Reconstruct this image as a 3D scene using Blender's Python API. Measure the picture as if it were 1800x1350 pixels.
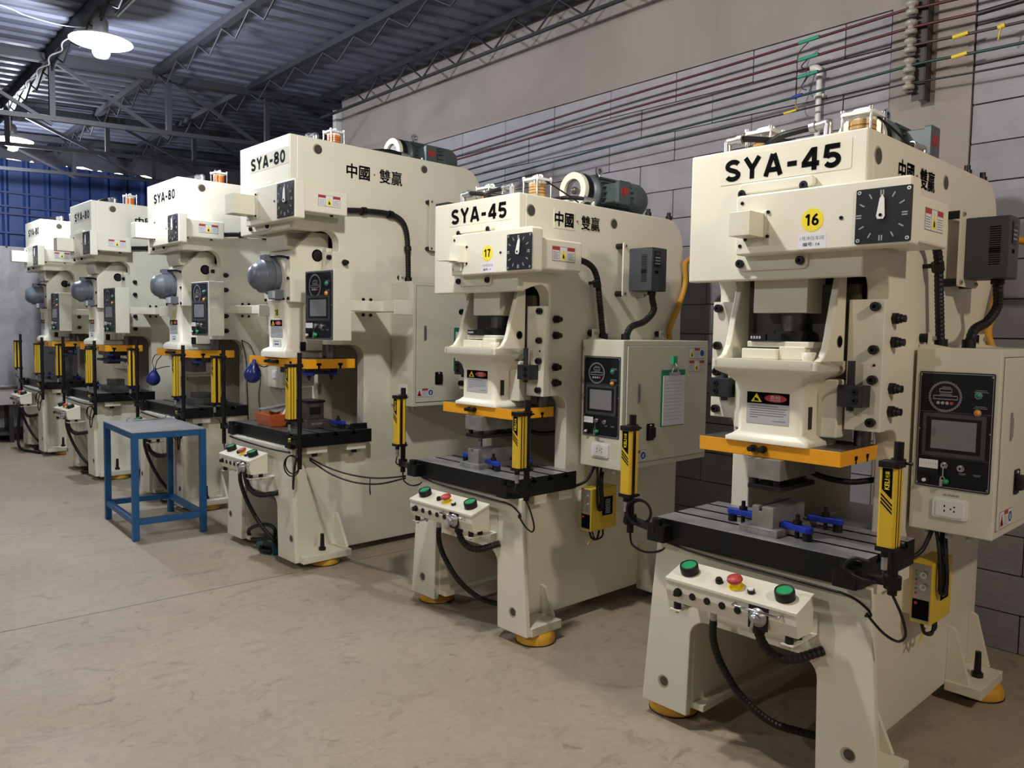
import bpy, math, random
from mathutils import Vector, Matrix
random.seed(7)
PI = math.pi
for _o in list(bpy.data.objects): bpy.data.objects.remove(_o)
SC = bpy.context.scene
COL = SC.collection

# ------------------------------------------------------------------ camera
CAM_F, CAM_PITCH, CAM_ROLL, CAM_YAW, CAM_H = 1391.88, -0.0655160, 0.0163441, 0.7262284, 1.55
cam = bpy.data.cameras.new('camera'); cam_o = bpy.data.objects.new('camera', cam); COL.objects.link(cam_o)
cam.sensor_fit = 'HORIZONTAL'; cam.sensor_width = 36.0; cam.lens = 36.0 * CAM_F / 1800.0
cam.clip_start = 0.05; cam.clip_end = 100
fw = Vector((math.sin(CAM_YAW) * math.cos(CAM_PITCH), math.cos(CAM_YAW) * math.cos(CAM_PITCH), math.sin(CAM_PITCH)))
rt0 = Vector((math.cos(CAM_YAW), -math.sin(CAM_YAW), 0)); up0 = rt0.cross(fw)
rt = rt0 * math.cos(CAM_ROLL) + up0 * math.sin(CAM_ROLL); up = -rt0 * math.sin(CAM_ROLL) + up0 * math.cos(CAM_ROLL)
cam_o.matrix_world = Matrix(((rt.x, up.x, -fw.x, 0), (rt.y, up.y, -fw.y, 0), (rt.z, up.z, -fw.z, CAM_H), (0, 0, 0, 1)))
SC.camera = cam_o

# ------------------------------------------------------------------ world, lamps, exposure
world = bpy.data.worlds.new('daylight'); SC.world = world; world.use_nodes = True
bg = world.node_tree.nodes['Background']; bg.inputs[0].default_value = (1.0, 0.86, 0.66, 1); bg.inputs[1].default_value = 4.0
SC.view_settings.view_transform = 'Standard'; SC.view_settings.look = 'None'
SC.view_settings.gamma = 1.0; SC.view_settings.use_curve_mapping = False
SC.view_settings.exposure = 0.20
SC.cycles.max_bounces = 6; SC.cycles.diffuse_bounces = 4; SC.cycles.glossy_bounces = 3; SC.cycles.transmission_bounces = 4
SC.cycles.caustics_reflective = False; SC.cycles.caustics_refractive = False
LAMP_Z = 3.58
# x, y, watts, colour : pendant lamps over the aisle (two in view, two out of frame), then two added fill lamps
LAMPS = [(1.64, 6.36, 160, (0.88, 0.93, 1.0)), (1.76, 10.42, 150, (0.88, 0.93, 1.0)), (1.62, 2.45, 150, (1.0, 0.96, 0.90)), (1.7, -1.6, 165, (1.0, 0.84, 0.66)),
         (-2.6, 2.4, 120, (1.0, 0.94, 0.86)), (-2.6, 6.9, 100, (0.95, 0.96, 1.0))]  # unseen fill lamps, added to brighten the press fronts
for _x, _y, _w, _c in LAMPS:
    l = bpy.data.lights.new('pendant_light', 'POINT'); l.energy = _w; l.color = _c; l.shadow_soft_size = 0.07
    lo = bpy.data.objects.new('pendant_light', l); lo.location = (_x, _y, LAMP_Z - 0.17); COL.objects.link(lo)

# ------------------------------------------------------------------ materials
MATS = {}
def srgb(r, g, b):
    f = lambda c: (c / 255 / 12.92) if c <= 10.3 else ((c / 255 + 0.055) / 1.055) ** 2.4
    return (f(r), f(g), f(b), 1)
def mat(name, col, rough=0.5, metal=0.0, emit=0.0, var=0.0, vscale=6.0, bump=0.0, bscale=60.0, spec=0.5, dirt=None, trans=0.0):
    if name in MATS: return MATS[name]
    m = bpy.data.materials.new(name); m.use_nodes = True; nt = m.node_tree; b = nt.nodes['Principled BSDF']
    c = srgb(*col) if max(col) > 1.0 else (*col, 1)
    b.inputs['Base Color'].default_value = c; b.inputs['Roughness'].default_value = rough; b.inputs['Metallic'].default_value = metal
    b.inputs['Specular IOR Level'].default_value = spec
    if trans: b.inputs['Transmission Weight'].default_value = trans
    if emit:
        b.inputs['Emission Color'].default_value = c; b.inputs['Emission Strength'].default_value = emit
    if var or bump:
        tc = nt.nodes.new('ShaderNodeTexCoord')
    if var:
        n = nt.nodes.new('ShaderNodeTexNoise'); n.inputs['Scale'].default_value = vscale; n.inputs['Detail'].default_value = 6
        nt.links.new(tc.outputs['Object'], n.inputs['Vector'])
        r = nt.nodes.new('ShaderNodeValToRGB'); d = dirt or tuple(x * (1 - var) for x in c[:3])
        r.color_ramp.elements[0].position = 0.32; r.color_ramp.elements[1].position = 0.68
        r.color_ramp.elements[0].color = (*d[:3], 1); r.color_ramp.elements[1].color = c
        nt.links.new(n.outputs['Fac'], r.inputs['Fac']); nt.links.new(r.outputs['Color'], b.inputs['Base Color'])
    if bump:
        n2 = nt.nodes.new('ShaderNodeTexNoise'); n2.inputs['Scale'].default_value = bscale; n2.inputs['Detail'].default_value = 4
        nt.links.new(tc.outputs['Object'], n2.inputs['Vector'])
        bp = nt.nodes.new('ShaderNodeBump'); bp.inputs['Strength'].default_value = bump; bp.inputs['Distance'].default_value = 0.01
        nt.links.new(n2.outputs['Fac'], bp.inputs['Height']); nt.links.new(bp.outputs['Normal'], b.inputs['Normal'])
    MATS[name] = m; return m
CREAM = mat('cream_enamel', (227, 224, 207), 0.38, var=0.05, vscale=3.0, bump=0.04, bscale=35)
CREAMD = mat('cream_enamel_cabinet', (212, 211, 194), 0.42, var=0.03, vscale=3.0)
INNER = mat('oily_shaded_inner', (74, 71, 60), 0.5, var=0.3, vscale=8)  # greasy interior tone, darkened for the shade inside crown and holes
BLACK = mat('black_paint', (11, 11, 13), 0.4, bump=0.1, bscale=90, spec=0.35)
RUBBER = mat('black_rubber', (12, 12, 13), 0.5, spec=0.4)
OXIDE = mat('black_oxide', (24, 23, 25), 0.4, metal=0.3)
GUN = mat('gunmetal', (44, 47, 52), 0.45, metal=0.4)
STEEL = mat('ground_steel', (166, 165, 163), 0.38, metal=0.55, var=0.35, vscale=14)
STEELD = mat('oiled_steel', (112, 110, 108), 0.38, metal=0.7, var=0.4, vscale=18)
STEELT = mat('table_steel', (178, 177, 178), 0.34, metal=0.5, var=0.35, vscale=9)
CHROME = mat('chrome', (215, 215, 218), 0.15, metal=1.0)
ALU = mat('brushed_aluminium', (178, 178, 180), 0.35, metal=0.8)
PLATEY = mat('signal_yellow_plate', (236, 164, 22), 0.45, var=0.06, vscale=10)
CURTY = mat('light_curtain_yellow', (212, 178, 46), 0.4)
BOXY = mat('yellow_box', (214, 184, 50), 0.4)
PADY = mat('pad_yellow', (222, 168, 46), 0.5, var=0.25, vscale=14)
VFDG = mat('inverter_grey', (62, 64, 70), 0.55)
MOTG = mat('motor_grey_green', (78, 90, 92), 0.45, metal=0.2)
GEARG = mat('gearmotor_grey', (98, 103, 113), 0.35, metal=0.2)
GREEN = mat('green_plastic', (26, 150, 92), 0.4)
RED = mat('red_plastic', (178, 62, 58), 0.45)
WHITE = mat('white_plastic', (230, 230, 230), 0.4)
PAPER = mat('paper', (226, 226, 236), 0.7)
LABW = mat('label_white', (222, 224, 226), 0.5)
LABG = mat('label_grey', (178, 180, 184), 0.5)
INK = mat('ink', (12, 12, 14), 0.75, spec=0.03)
INKG = mat('ink_grey', (96, 98, 104), 0.6)
LABR = mat('label_red', (176, 48, 46), 0.5)
LABY = mat('label_yellow', (240, 220, 30), 0.5)
LABB = mat('label_blue', (28, 62, 150), 0.5)
PANEL = mat('panel_black', (17, 19, 25), 0.4, spec=0.25)
PANELG = mat('panel_print', (150, 152, 154), 0.5)
SCREEN = mat('screen_glass', (120, 122, 126), 0.2)
SCREENB = mat('screen_bezel', (58, 60, 62), 0.4)
AMBER = mat('amber_oil', (188, 150, 92), 0.3)
ORANGEOIL = mat('orange_oil', (226, 120, 50), 0.2)
CLEAR = mat('clear_tube', (230, 230, 220), 0.1)
LAMPA = mat('amber_lamp', (226, 150, 40), 0.3)
LAMPG = mat('teal_lamp', (30, 130, 110), 0.3)
ORANGEC = mat('orange_cable', (204, 150, 48), 0.5)
CLAMPB = mat('clamp_blue', (22, 52, 170), 0.4)
BULBB = mat('navy_rubber', (24, 40, 110), 0.25)
TABLEB = mat('table_blue', (22, 92, 150), 0.45, var=0.15, vscale=10)
TEAL = mat('pedal_teal', (40, 104, 112), 0.5)
BASKET = mat('basket_orange', (206, 104, 56), 0.35, var=0.2, vscale=30)
CLIPG = mat('clipboard_green', (30, 130, 90), 0.5)
PIPEW = mat('white_pvc', (208, 208, 206), 0.4)
PORC = mat('porcelain', (150, 146, 140), 0.25)
IRON = mat('dark_iron', (52, 48, 46), 0.6)
TRUSS = mat('truss_paint', (30, 31, 40), 0.6)
WRED = mat('wire_red', (74, 22, 32), 0.5)
WBLK = mat('wire_black', (22, 22, 26), 0.5)
WGRN = mat('wire_green', (22, 56, 52), 0.5)
TAPEY = mat('tape_yellow', (216, 190, 60), 0.5)
TAPEG = mat('tape_green', (40, 140, 110), 0.5)

# ------------------------------------------------------------------ mesh builder
class F:                                                  # a drawing plane: origin, right, up; normal = right x up
    def __init__(s, o, r, u):
        s.o, s.r, s.u = Vector(o), Vector(r).normalized(), Vector(u).normalized(); s.n = s.r.cross(s.u)
    def p(s, x, y, z=0.0): return s.o + s.r * x + s.u * y + s.n * z
    def at(s, x, y, z=0.0):
        g = F((0, 0, 0), (1, 0, 0), (0, 1, 0)); g.o, g.r, g.u, g.n = s.p(x, y, z), s.r, s.u, s.n; return g
    def mtx(s, x=0, y=0, z=0):
        o = s.p(x, y, z); return Matrix(((s.r.x, s.u.x, s.n.x, o.x), (s.r.y, s.u.y, s.n.y, o.y), (s.r.z, s.u.z, s.n.z, o.z), (0, 0, 0, 1)))
def front(v): return F((0, v, 0), (1, 0, 0), (0, 0, 1))
def side(u): return F((u, 0, 0), (0, 1, 0), (0, 0, 1))
def sidel(u): return F((u, 0, 0), (0, -1, 0), (0, 0, 1))
def top(z): return F((0, 0, z), (1, 0, 0), (0, 1, 0))
def back(v): return F((0, v, 0), (-1, 0, 0), (0, 0, 1))
def arc(cx, cy, r, a0, a1, n=8):
    return [(cx + r * math.cos(math.radians(a0 + (a1 - a0) * i / n)), cy + r * math.sin(math.radians(a0 + (a1 - a0) * i / n))) for i in range(n + 1)]
def rrect(x0, x1, y0, y1, r, n=4):
    return arc(x1 - r, y0 + r, r, -90, 0, n) + arc(x1 - r, y1 - r, r, 0, 90, n) + arc(x0 + r, y1 - r, r, 90, 180, n) + arc(x0 + r, y0 + r, r, 180, 270, n)
TEXTS = {}
def text_geo(s, bold):
    k = (s, bold)
    if k in TEXTS: return TEXTS[k]
    c = bpy.data.curves.new('lettering', 'FONT'); c.body = s; c.offset = bold; c.resolution_u = 3; c.align_x = 'CENTER'
    o = bpy.data.objects.new('lettering', c); COL.objects.link(o)
    dg = bpy.context.evaluated_depsgraph_get(); e = o.evaluated_get(dg); m = e.to_mesh()
    v = [tuple(x.co)[:2] for x in m.vertices]; f = [tuple(p.vertices) for p in m.polygons]
    e.to_mesh_clear(); bpy.data.objects.remove(o); bpy.data.curves.remove(c)
    x0, x1 = min(a[0] for a in v), max(a[0] for a in v); y0, y1 = min(a[1] for a in v), max(a[1] for a in v)
    v = [((a[0] - x0) / (x1 - x0), (a[1] - y0) / (y1 - y0)) for a in v]
    TEXTS[k] = (v, f); return TEXTS[k]
def _ar(cx, cy, rx, ry, a0, a1, n=12): return [(cx + rx * math.cos(math.radians(a0 + (a1 - a0) * i / n)), cy + ry * math.sin(math.radians(a0 + (a1 - a0) * i / n))) for i in range(n + 1)]
GLYPH = {'W': (.90, [[(.08, 1), (.25, 0)], [(.25, 0), (.45, .8)], [(.45, .8), (.65, 0)], [(.65, 0), (.82, 1)]]), 'H': (.66, [[(.10, 0), (.10, 1)], [(.56, 0), (.56, 1)], [(.10, .5), (.56, .5)]]),
 '1': (.42, [[(.02, .72), (.24, .93)], [(.26, 1), (.26, 0)]]), '6': (.60, [_ar(.30, .30, .205, .225, 0, 360, 18), [(.095, .32), (.14, .62), (.28, .82), (.46, .94)]]), '7': (.58, [[(.03, .91), (.55, .91)], [(.50, .91), (.34, .55), (.26, 0)]]),
 'S': (.62, [_ar(.31, .705, .22, .205, 25, 90, 5)[::1] + _ar(.31, .705, .22, .205, 90, 200, 8)[1:] + [(.2, .55), (.42, .44)] + _ar(.31, .285, .225, .195, 20, -90, 8)[1:] + _ar(.31, .285, .225, .195, -90, -160, 6)[1:]]),
 'Y': (.66, [[(.07, 1), (.33, .47)], [(.59, 1), (.33, .47)], [(.33, .54), (.33, 0)]]), 'A': (.70, [[(.08, 0), (.33, 1)], [(.37, 1), (.62, 0)], [(.18, .28), (.52, .28)]]),
 '-': (.44, [[(.06, .42), (.38, .42)]]), '4': (.62, [[(.44, 0), (.44, 1)], [(.40, .93), (.08, .32)], [(.02, .28), (.60, .28)]]),
 '5': (.60, [[(.55, .91), (.12, .91)], [(.15, 1), (.10, .44)], _ar(.30, .32, .215, .235, 140, -150, 16)]),
 '8': (.60, [_ar(.30, .735, .185, .18, 0, 360, 18), _ar(.30, .285, .215, .20, 0, 360, 18)]), '0': (.60, [_ar(.30, .5, .205, .415, 0, 360, 22)])}
class MB:
    def __init__(s): s.v, s.f, s.m, s.s, s.mats = [], [], [], [], []
    def mi(s, m):
        if m not in s.mats: s.mats.append(m)
        return s.mats.index(m)
    def add(s, vs, fs, m, smooth=False):
        b = len(s.v); s.v += [tuple(v) for v in vs]; i = s.mi(m)
        for f in fs: s.f.append(tuple(b + k for k in f)); s.m.append(i); s.s.append(smooth)
        return s
    def poly(s, fr, pts, z0, z1, m, capm=None, smooth=False):
        if sum(a[0] * b[1] - b[0] * a[1] for a, b in zip(pts, pts[1:] + pts[:1])) < 0: pts = pts[::-1]
        n = len(pts); bot = [fr.p(x, y, z0) for x, y in pts]; tp = [fr.p(x, y, z1) for x, y in pts]
        s.add(bot + tp, [tuple(range(n - 1, -1, -1)), tuple(range(n, 2 * n))] if not smooth else [], capm or m)
        if smooth: s.add(bot, [tuple(range(n - 1, -1, -1))], capm or m); s.add(tp, [tuple(range(n))], capm or m); s.add(bot + tp, [(i, (i + 1) % n, n + (i + 1) % n, n + i) for i in range(n)], m, True)
        else:
            b = len(s.v) - 2 * n; i0 = s.mi(m)
            for i in range(n): s.f.append((b + i, b + (i + 1) % n, b + n + (i + 1) % n, b + n + i)); s.m.append(i0); s.s.append(False)
        return s
    def rect(s, fr, x0, x1, y0, y1, z0, z1, m): return s.poly(fr, [(x0, y0), (x1, y0), (x1, y1), (x0, y1)], z0, z1, m)
    def box(s, x0, x1, y0, y1, z0, z1, m): return s.rect(top(0), x0, x1, y0, y1, z0, z1, m)
    def disc(s, fr, x, y, r, z0, z1, m, n=18, r2=None, capm=None):
        r2 = r if r2 is None else r2
        c = [(math.cos(2 * PI * i / n), math.sin(2 * PI * i / n)) for i in range(n)]
        bot = [fr.p(x + r * a, y + r * b, z0) for a, b in c]; tp = [fr.p(x + r2 * a, y + r2 * b, z1) for a, b in c]
        s.add(bot + tp, [(i, (i + 1) % n, n + (i + 1) % n, n + i) for i in range(n)], m, True)
        s.add(tp, [tuple(range(n))], capm or m); s.add(bot, [tuple(range(n - 1, -1, -1))], m); return s
    def lathe(s, fr, x, y, prof, m, n=20, smooth=True, caps=True):        # prof: (r, z) along the normal
        vs = []; k = len(prof)
        for r, z in prof:
            for i in range(n): vs.append(fr.p(x + r * math.cos(2 * PI * i / n), y + r * math.sin(2 * PI * i / n), z))
        fs = [(j * n + i, j * n + (i + 1) % n, (j + 1) * n + (i + 1) % n, (j + 1) * n + i) for j in range(k - 1) for i in range(n)]
        s.add(vs, fs, m, smooth)
        if caps and prof[-1][0] > 1e-4: s.add(vs[-n:], [tuple(range(n))], m)
        if caps and prof[0][0] > 1e-4: s.add(vs[:n], [tuple(range(n - 1, -1, -1))], m)
        return s
    def ring(s, fr, x, y, r0, r1, z0, z1, m, n=24): return s.lathe(fr, x, y, [(r0, z0), (r1, z0), (r1, z1), (r0, z1), (r0, z0)], m, n, False, False)
    def loft(s, rings, m, n=4):                                # rings: (z, x0, x1, y0, y1, r)
        vs = []; 
        for z, x0, x1, y0, y1, r in rings: vs += [(x, y, z) for x, y in rrect(x0, x1, y0, y1, r, n)]
        k = 4 * (n + 1); fs = [(j * k + i, j * k + (i + 1) % k, (j + 1) * k + (i + 1) % k, (j + 1) * k + i) for j in range(len(rings) - 1) for i in range(k)]
        s.add(vs, fs, m, True); s.add(vs[:k], [tuple(range(k - 1, -1, -1))], m); s.add(vs[-k:], [tuple(range(k))], m); return s
    def tube(s, pts, r, m, n=8, sub=6, rib=0.0, step=0.0):
        P = [Vector(p) for p in pts]
        if len(P) > 2 and sub > 1:
            Q = [P[0] * 2 - P[1]] + P + [P[-1] * 2 - P[-2]]; out = []
            for i in range(1, len(Q) - 2):
                a, b, c, d = Q[i - 1:i + 3]
                k = sub if not step else max(2, int((c - b).length / step))
                for j in range(k):
                    t = j / k; out.append(0.5 * ((2 * b) + (c - a) * t + (2 * a - 5 * b + 4 * c - d) * t * t + (3 * b - a - 3 * c + d) * t ** 3))
            P = out + [P[-1]]
        elif step:
            k = max(2, int((P[1] - P[0]).length / step)); P = [P[0].lerp(P[1], j / k) for j in range(k + 1)]
        t0 = (P[1] - P[0]).normalized(); nr = t0.orthogonal().normalized(); vs = []
        for i, p in enumerate(P):
            t = (P[min(i + 1, len(P) - 1)] - P[max(i - 1, 0)]).normalized()
            nr = (nr - t * nr.dot(t)); nr = nr.normalized() if nr.length > 1e-6 else t.orthogonal().normalized(); bn = t.cross(nr)
            rr = r * (1 - (rib if i % 2 else 0))
            vs += [p + (nr * math.cos(2 * PI * k / n) + bn * math.sin(2 * PI * k / n)) * rr for k in range(n)]
        L = len(P); s.add(vs, [(j * n + k, j * n + (k + 1) % n, (j + 1) * n + (k + 1) % n, (j + 1) * n + k) for j in range(L - 1) for k in range(n)], m, rib == 0)
        s.add(vs[:n], [tuple(range(n - 1, -1, -1))], m); s.add(vs[-n:], [tuple(range(n))], m); return s
    def text(s, fr, t, x0, x1, y0, y1, z, m, bold=0.0):
        v, f = text_geo(t, bold); s.add([fr.p(x0 + a * (x1 - x0), y0 + b * (y1 - y0), z) for a, b in v], f, m); return s
    def block_text(s, fr, t, x0, x1, y0, y1, z0, z1, m, w=.17):          # heavy cut-out letters drawn as thick strokes
        W = sum(GLYPH[c][0] for c in t) + .10 * (len(t) - 1); sx, sy = (x1 - x0) / W, y1 - y0; cx = 0
        for c in t:
            for P in GLYPH[c][1]:
                L, Rr = [], []; n = len(P); closed = P[0] == P[-1] or (abs(P[0][0] - P[-1][0]) + abs(P[0][1] - P[-1][1]) < 1e-6)
                for i in range(n):
                    a, b = P[max(i - 1, 0)], P[min(i + 1, n - 1)]
                    if closed and i in (0, n - 1): a, b = P[-2], P[1]
                    dx, dy = (b[0] - a[0]) * sx, (b[1] - a[1]) * sy; d = math.hypot(dx, dy); h = w * sy / 2; nx, ny = -dy / d * h, dx / d * h
                    px, py = x0 + (cx + P[i][0]) * sx, y0 + P[i][1] * sy; L.append((px + nx, py + ny)); Rr.append((px - nx, py - ny))
                for i in range(n - 1): s.poly(fr, [L[i], L[i + 1], Rr[i + 1], Rr[i]], z0, z1, m)
            cx += GLYPH[c][0] + .10
        return s
    def bar(s, a, b, w, h, m):
        a, b = Vector(a), Vector(b); d = (b - a).normalized(); q = d.cross(Vector((0, 0, 1)))
        q = q.normalized() if q.length > 1e-3 else Vector((1, 0, 0)); f = F(a, q, d.cross(q))
        return s.rect(f, -w / 2, w / 2, -h / 2, h / 2, 0, (b - a).length, m)
    def recolor(s, fn):
        for i, f in enumerate(s.f):
            P = [Vector(s.v[k]) for k in f[:3]]; n = (P[1] - P[0]).cross(P[2] - P[0]).normalized(); m = fn(n, P[0])
            if m is not None: s.m[i] = s.mi(m)
        return s
    def mesh(s, name):
        me = bpy.data.meshes.new(name); me.from_pydata(s.v, [], s.f)
        for m in s.mats: me.materials.append(m)
        me.polygons.foreach_set('material_index', s.m); me.polygons.foreach_set('use_smooth', s.s); me.update(); return me
    def obj(s, name, parent=None, bevel=0.0, label=None, seg=2):
        o = bpy.data.objects.new(name, s.mesh(name)); COL.objects.link(o); o.parent = parent
        if bevel:
            b = o.modifiers.new('soft_edges', 'BEVEL'); b.width = bevel; b.segments = seg; b.limit_method = 'ANGLE'; b.angle_limit = math.radians(40); b.harden_normals = False
        if label: o['label'] = label
        return o
def tag(o, label=None, cat=None, group=None, kind=None):
    if label: o['label'] = label
    if cat: o['category'] = cat
    if group: o['group'] = group
    if kind: o['kind'] = kind
    return o
def empty(name, loc=(0, 0, 0), rz=0.0, parent=None):
    o = bpy.data.objects.new(name, None); COL.objects.link(o); o.location = loc; o.rotation_euler = (0, 0, rz); o.empty_display_size = 0.1; o.parent = parent; return o
SHARED = {}
def inst(name, key, make, parent, mtx):
    if key not in SHARED: SHARED[key] = make().mesh(name)
    o = bpy.data.objects.new(name, SHARED[key]); COL.objects.link(o); o.parent = parent; o.matrix_local = mtx; return o
def bolt(parent, fr, x, y, r=0.016, h=0.016, name='bolt', m=None):
    m = m or OXIDE
    def mk():
        b = MB(); b.disc(top(0), 0, 0, r, 0, h * 0.85, m, 12); b.disc(top(0), 0, 0, r * 0.86, h * 0.85, h, m, 12); b.disc(top(0), 0, 0, r * 0.45, h, h + 0.0006, INK, 6); return b
    return inst(name, ('bolt', r, h, m.name), mk, parent, fr.mtx(x, y))
def setbolt(parent, fr, x, y):
    def mk():
        b = MB(); b.disc(top(0), 0, 0, 0.022, 0, 0.016, OXIDE, 6); b.disc(top(0), 0, 0, 0.0165, 0.016, 0.028, OXIDE, 12); b.disc(top(0), 0, 0, 0.013, 0.028, 0.042, OXIDE, 12); return b
    return inst('adjusting_bolt', ('setbolt',), mk, parent, fr.mtx(x, y))
def copy_tree(o, parent=None):
    c = o.copy(); COL.objects.link(c); c.parent = parent
    for ch in list(o.children): copy_tree(ch, c)
    return c
# ------------------------------------------------------------------ the hall
def node_mat(name, build, rough=0.8):
    m = bpy.data.materials.new(name); m.use_nodes = True; nt = m.node_tree; b = nt.nodes['Principled BSDF']; b.inputs['Roughness'].default_value = rough
    tc = nt.nodes.new('ShaderNodeTexCoord'); build(nt, b, tc); return m
def noise(nt, vec, scale, detail=6, rough=0.55, dist=0.0, sc=None):
    n = nt.nodes.new('ShaderNodeTexNoise'); n.inputs['Scale'].default_value = scale; n.inputs['Detail'].default_value = detail
    n.inputs['Roughness'].default_value = rough; n.inputs['Distortion'].default_value = dist
    if sc:
        mp = nt.nodes.new('ShaderNodeMapping'); mp.inputs['Scale'].default_value = sc; nt.links.new(vec, mp.inputs[0]); vec = mp.outputs[0]
    nt.links.new(vec, n.inputs['Vector']); return n.outputs['Fac']
def ramp(nt, fac, stops):
    r = nt.nodes.new('ShaderNodeValToRGB'); e = r.color_ramp.elements
    while len(e) < len(stops): e.new(0.5)
    for k, (p, c) in zip(e, stops): k.position = p; k.color = srgb(*c) if max(c) > 1 else (*c, 1)
    nt.links.new(fac, r.inputs['Fac']); return r.outputs['Color']
def mix(nt, a, b, fac, mode='MIX'):
    x = nt.nodes.new('ShaderNodeMix'); x.data_type = 'RGBA'; x.blend_type = mode
    if isinstance(fac, float): x.inputs[0].default_value = fac
    else: nt.links.new(fac, x.inputs[0])
    for s, i in ((a, 6), (b, 7)):
        if isinstance(s, tuple): x.inputs[i].default_value = srgb(*s)
        else: nt.links.new(s, x.inputs[i])
    return x.outputs[2]
def bumpit(nt, b, h, st=0.3, d=0.01):
    bp = nt.nodes.new('ShaderNodeBump'); bp.inputs['Strength'].default_value = st; bp.inputs['Distance'].default_value = d
    nt.links.new(h, bp.inputs['Height']); nt.links.new(bp.outputs['Normal'], b.inputs['Normal'])
def floor_b(nt, b, tc):
    o = tc.outputs['Object']
    base = ramp(nt, noise(nt, o, 0.9, 8, 0.6, 0.4), [(0.3, (146, 133, 116)), (0.7, (174, 160, 141))])
    fine = ramp(nt, noise(nt, o, 24, 6, 0.7), [(0.35, (154, 142, 125)), (0.65, (178, 165, 147))])
    c = mix(nt, base, fine, 0.4)
    sc = ramp(nt, noise(nt, o, 4.2, 9, 0.72, 1.2, (1.0, 1.5, 1)), [(0.55, (0.0, 0.0, 0.0)), (0.74, (0.75, 0.75, 0.75))])
    c = mix(nt, c, (108, 95, 82), sc)
    spots = ramp(nt, noise(nt, o, 9, 5, 0.5, 1.5), [(0.66, (0.0, 0.0, 0.0)), (0.74, (0.5, 0.5, 0.5))])
    c = mix(nt, c, (84, 74, 64), spots)
    st = ramp(nt, noise(nt, o, 14, 3, 0.5, 3.0, (1.0, 0.35, 1)), [(0.64, (0.0, 0.0, 0.0)), (0.74, (0.22, 0.22, 0.22))]); c = mix(nt, c, (186, 173, 156), st)
    nt.links.new(c, b.inputs['Base Color'])
    r = nt.nodes.new('ShaderNodeMapRange'); r.inputs[3].default_value = 0.45; r.inputs[4].default_value = 0.75
    nt.links.new(noise(nt, o, 2.5), r.inputs[0]); nt.links.new(r.outputs[0], b.inputs['Roughness'])
    bumpit(nt, b, noise(nt, o, 40, 5, 0.6), 0.12)
FLOOR = node_mat('trowelled_concrete', floor_b)
def block_b(nt, b, tc):
    oi = nt.nodes.new('ShaderNodeObjectInfo'); g = nt.nodes.new('ShaderNodeNewGeometry')
    c = ramp(nt, oi.outputs['Random'], [(0.0, (140, 138, 146)), (1.0, (155, 153, 161))])
    d = ramp(nt, noise(nt, g.outputs['Position'], 5, 6, 0.6), [(0.3, (130, 128, 134)), (0.7, (160, 158, 165))])
    nt.links.new(mix(nt, c, d, 0.45), b.inputs['Base Color'])
    bumpit(nt, b, noise(nt, g.outputs['Position'], 9, 5, 0.6, 0.3, (1, 0.35, 5.5)), 0.35)
BLOCK = node_mat('aerated_block', block_b, 0.9)
MORTAR = mat('mortar', (92, 88, 90), 0.95)
def plaster_b(nt, b, tc):
    o = tc.outputs['Object']
    c = ramp(nt, noise(nt, o, 1.3, 7, 0.6, 0.6), [(0.3, (134, 126, 123)), (0.7, (148, 140, 136))])
    s = ramp(nt, noise(nt, o, 2.0, 5, 0.6, 0.5, (1, 6, 0.6)), [(0.62, (0.0, 0.0, 0.0)), (0.72, (0.4, 0.4, 0.4))])
    nt.links.new(mix(nt, c, (116, 108, 106), s), b.inputs['Base Color']); bumpit(nt, b, noise(nt, o, 12), 0.15)
PLASTER = node_mat('grey_plaster', plaster_b, 0.9)
def farwall_b(nt, b, tc):
    o = tc.outputs['Object']
    c = ramp(nt, noise(nt, o, 2.2, 8, 0.65, 0.8), [(0.3, (140, 136, 140)), (0.72, (176, 172, 176))])
    s = ramp(nt, noise(nt, o, 5, 8, 0.7, 1.4), [(0.6, (0.0, 0.0, 0.0)), (0.75, (0.6, 0.6, 0.6))])
    nt.links.new(mix(nt, c, (112, 106, 106), s), b.inputs['Base Color']); bumpit(nt, b, noise(nt, o, 9), 0.2)
FARWALL = node_mat('rough_render', farwall_b, 0.9)
def roof_b(nt, b, tc):
    nt.links.new(ramp(nt, noise(nt, tc.outputs['Object'], 1.2, 6), [(0.3, (84, 87, 103)), (0.7, (100, 103, 120))]), b.inputs['Base Color'])
    b.inputs['Metallic'].default_value = 0.25
ROOF = node_mat('galvanised_roof', roof_b, 0.55)
BLUEW = mat('blue_cladding', (19, 48, 104), 0.6, var=0.18, vscale=2)
DARKW = mat('dark_bay', (70, 70, 78), 0.9)

WX = 4.42
m = MB(); m.box(-7, 6.2, -5, 12.6, -0.1, 0, FLOOR); floor = m.obj('floor'); tag(floor, kind='structure')
# a few saw-cut joints in the slab
for i, y in enumerate((-1.2, 4.6)):
    j = MB(); j.box(-7, WX, y, y + 0.006, 0.0, 0.0006, MORTAR); j.obj('slab_joint', floor)
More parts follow.
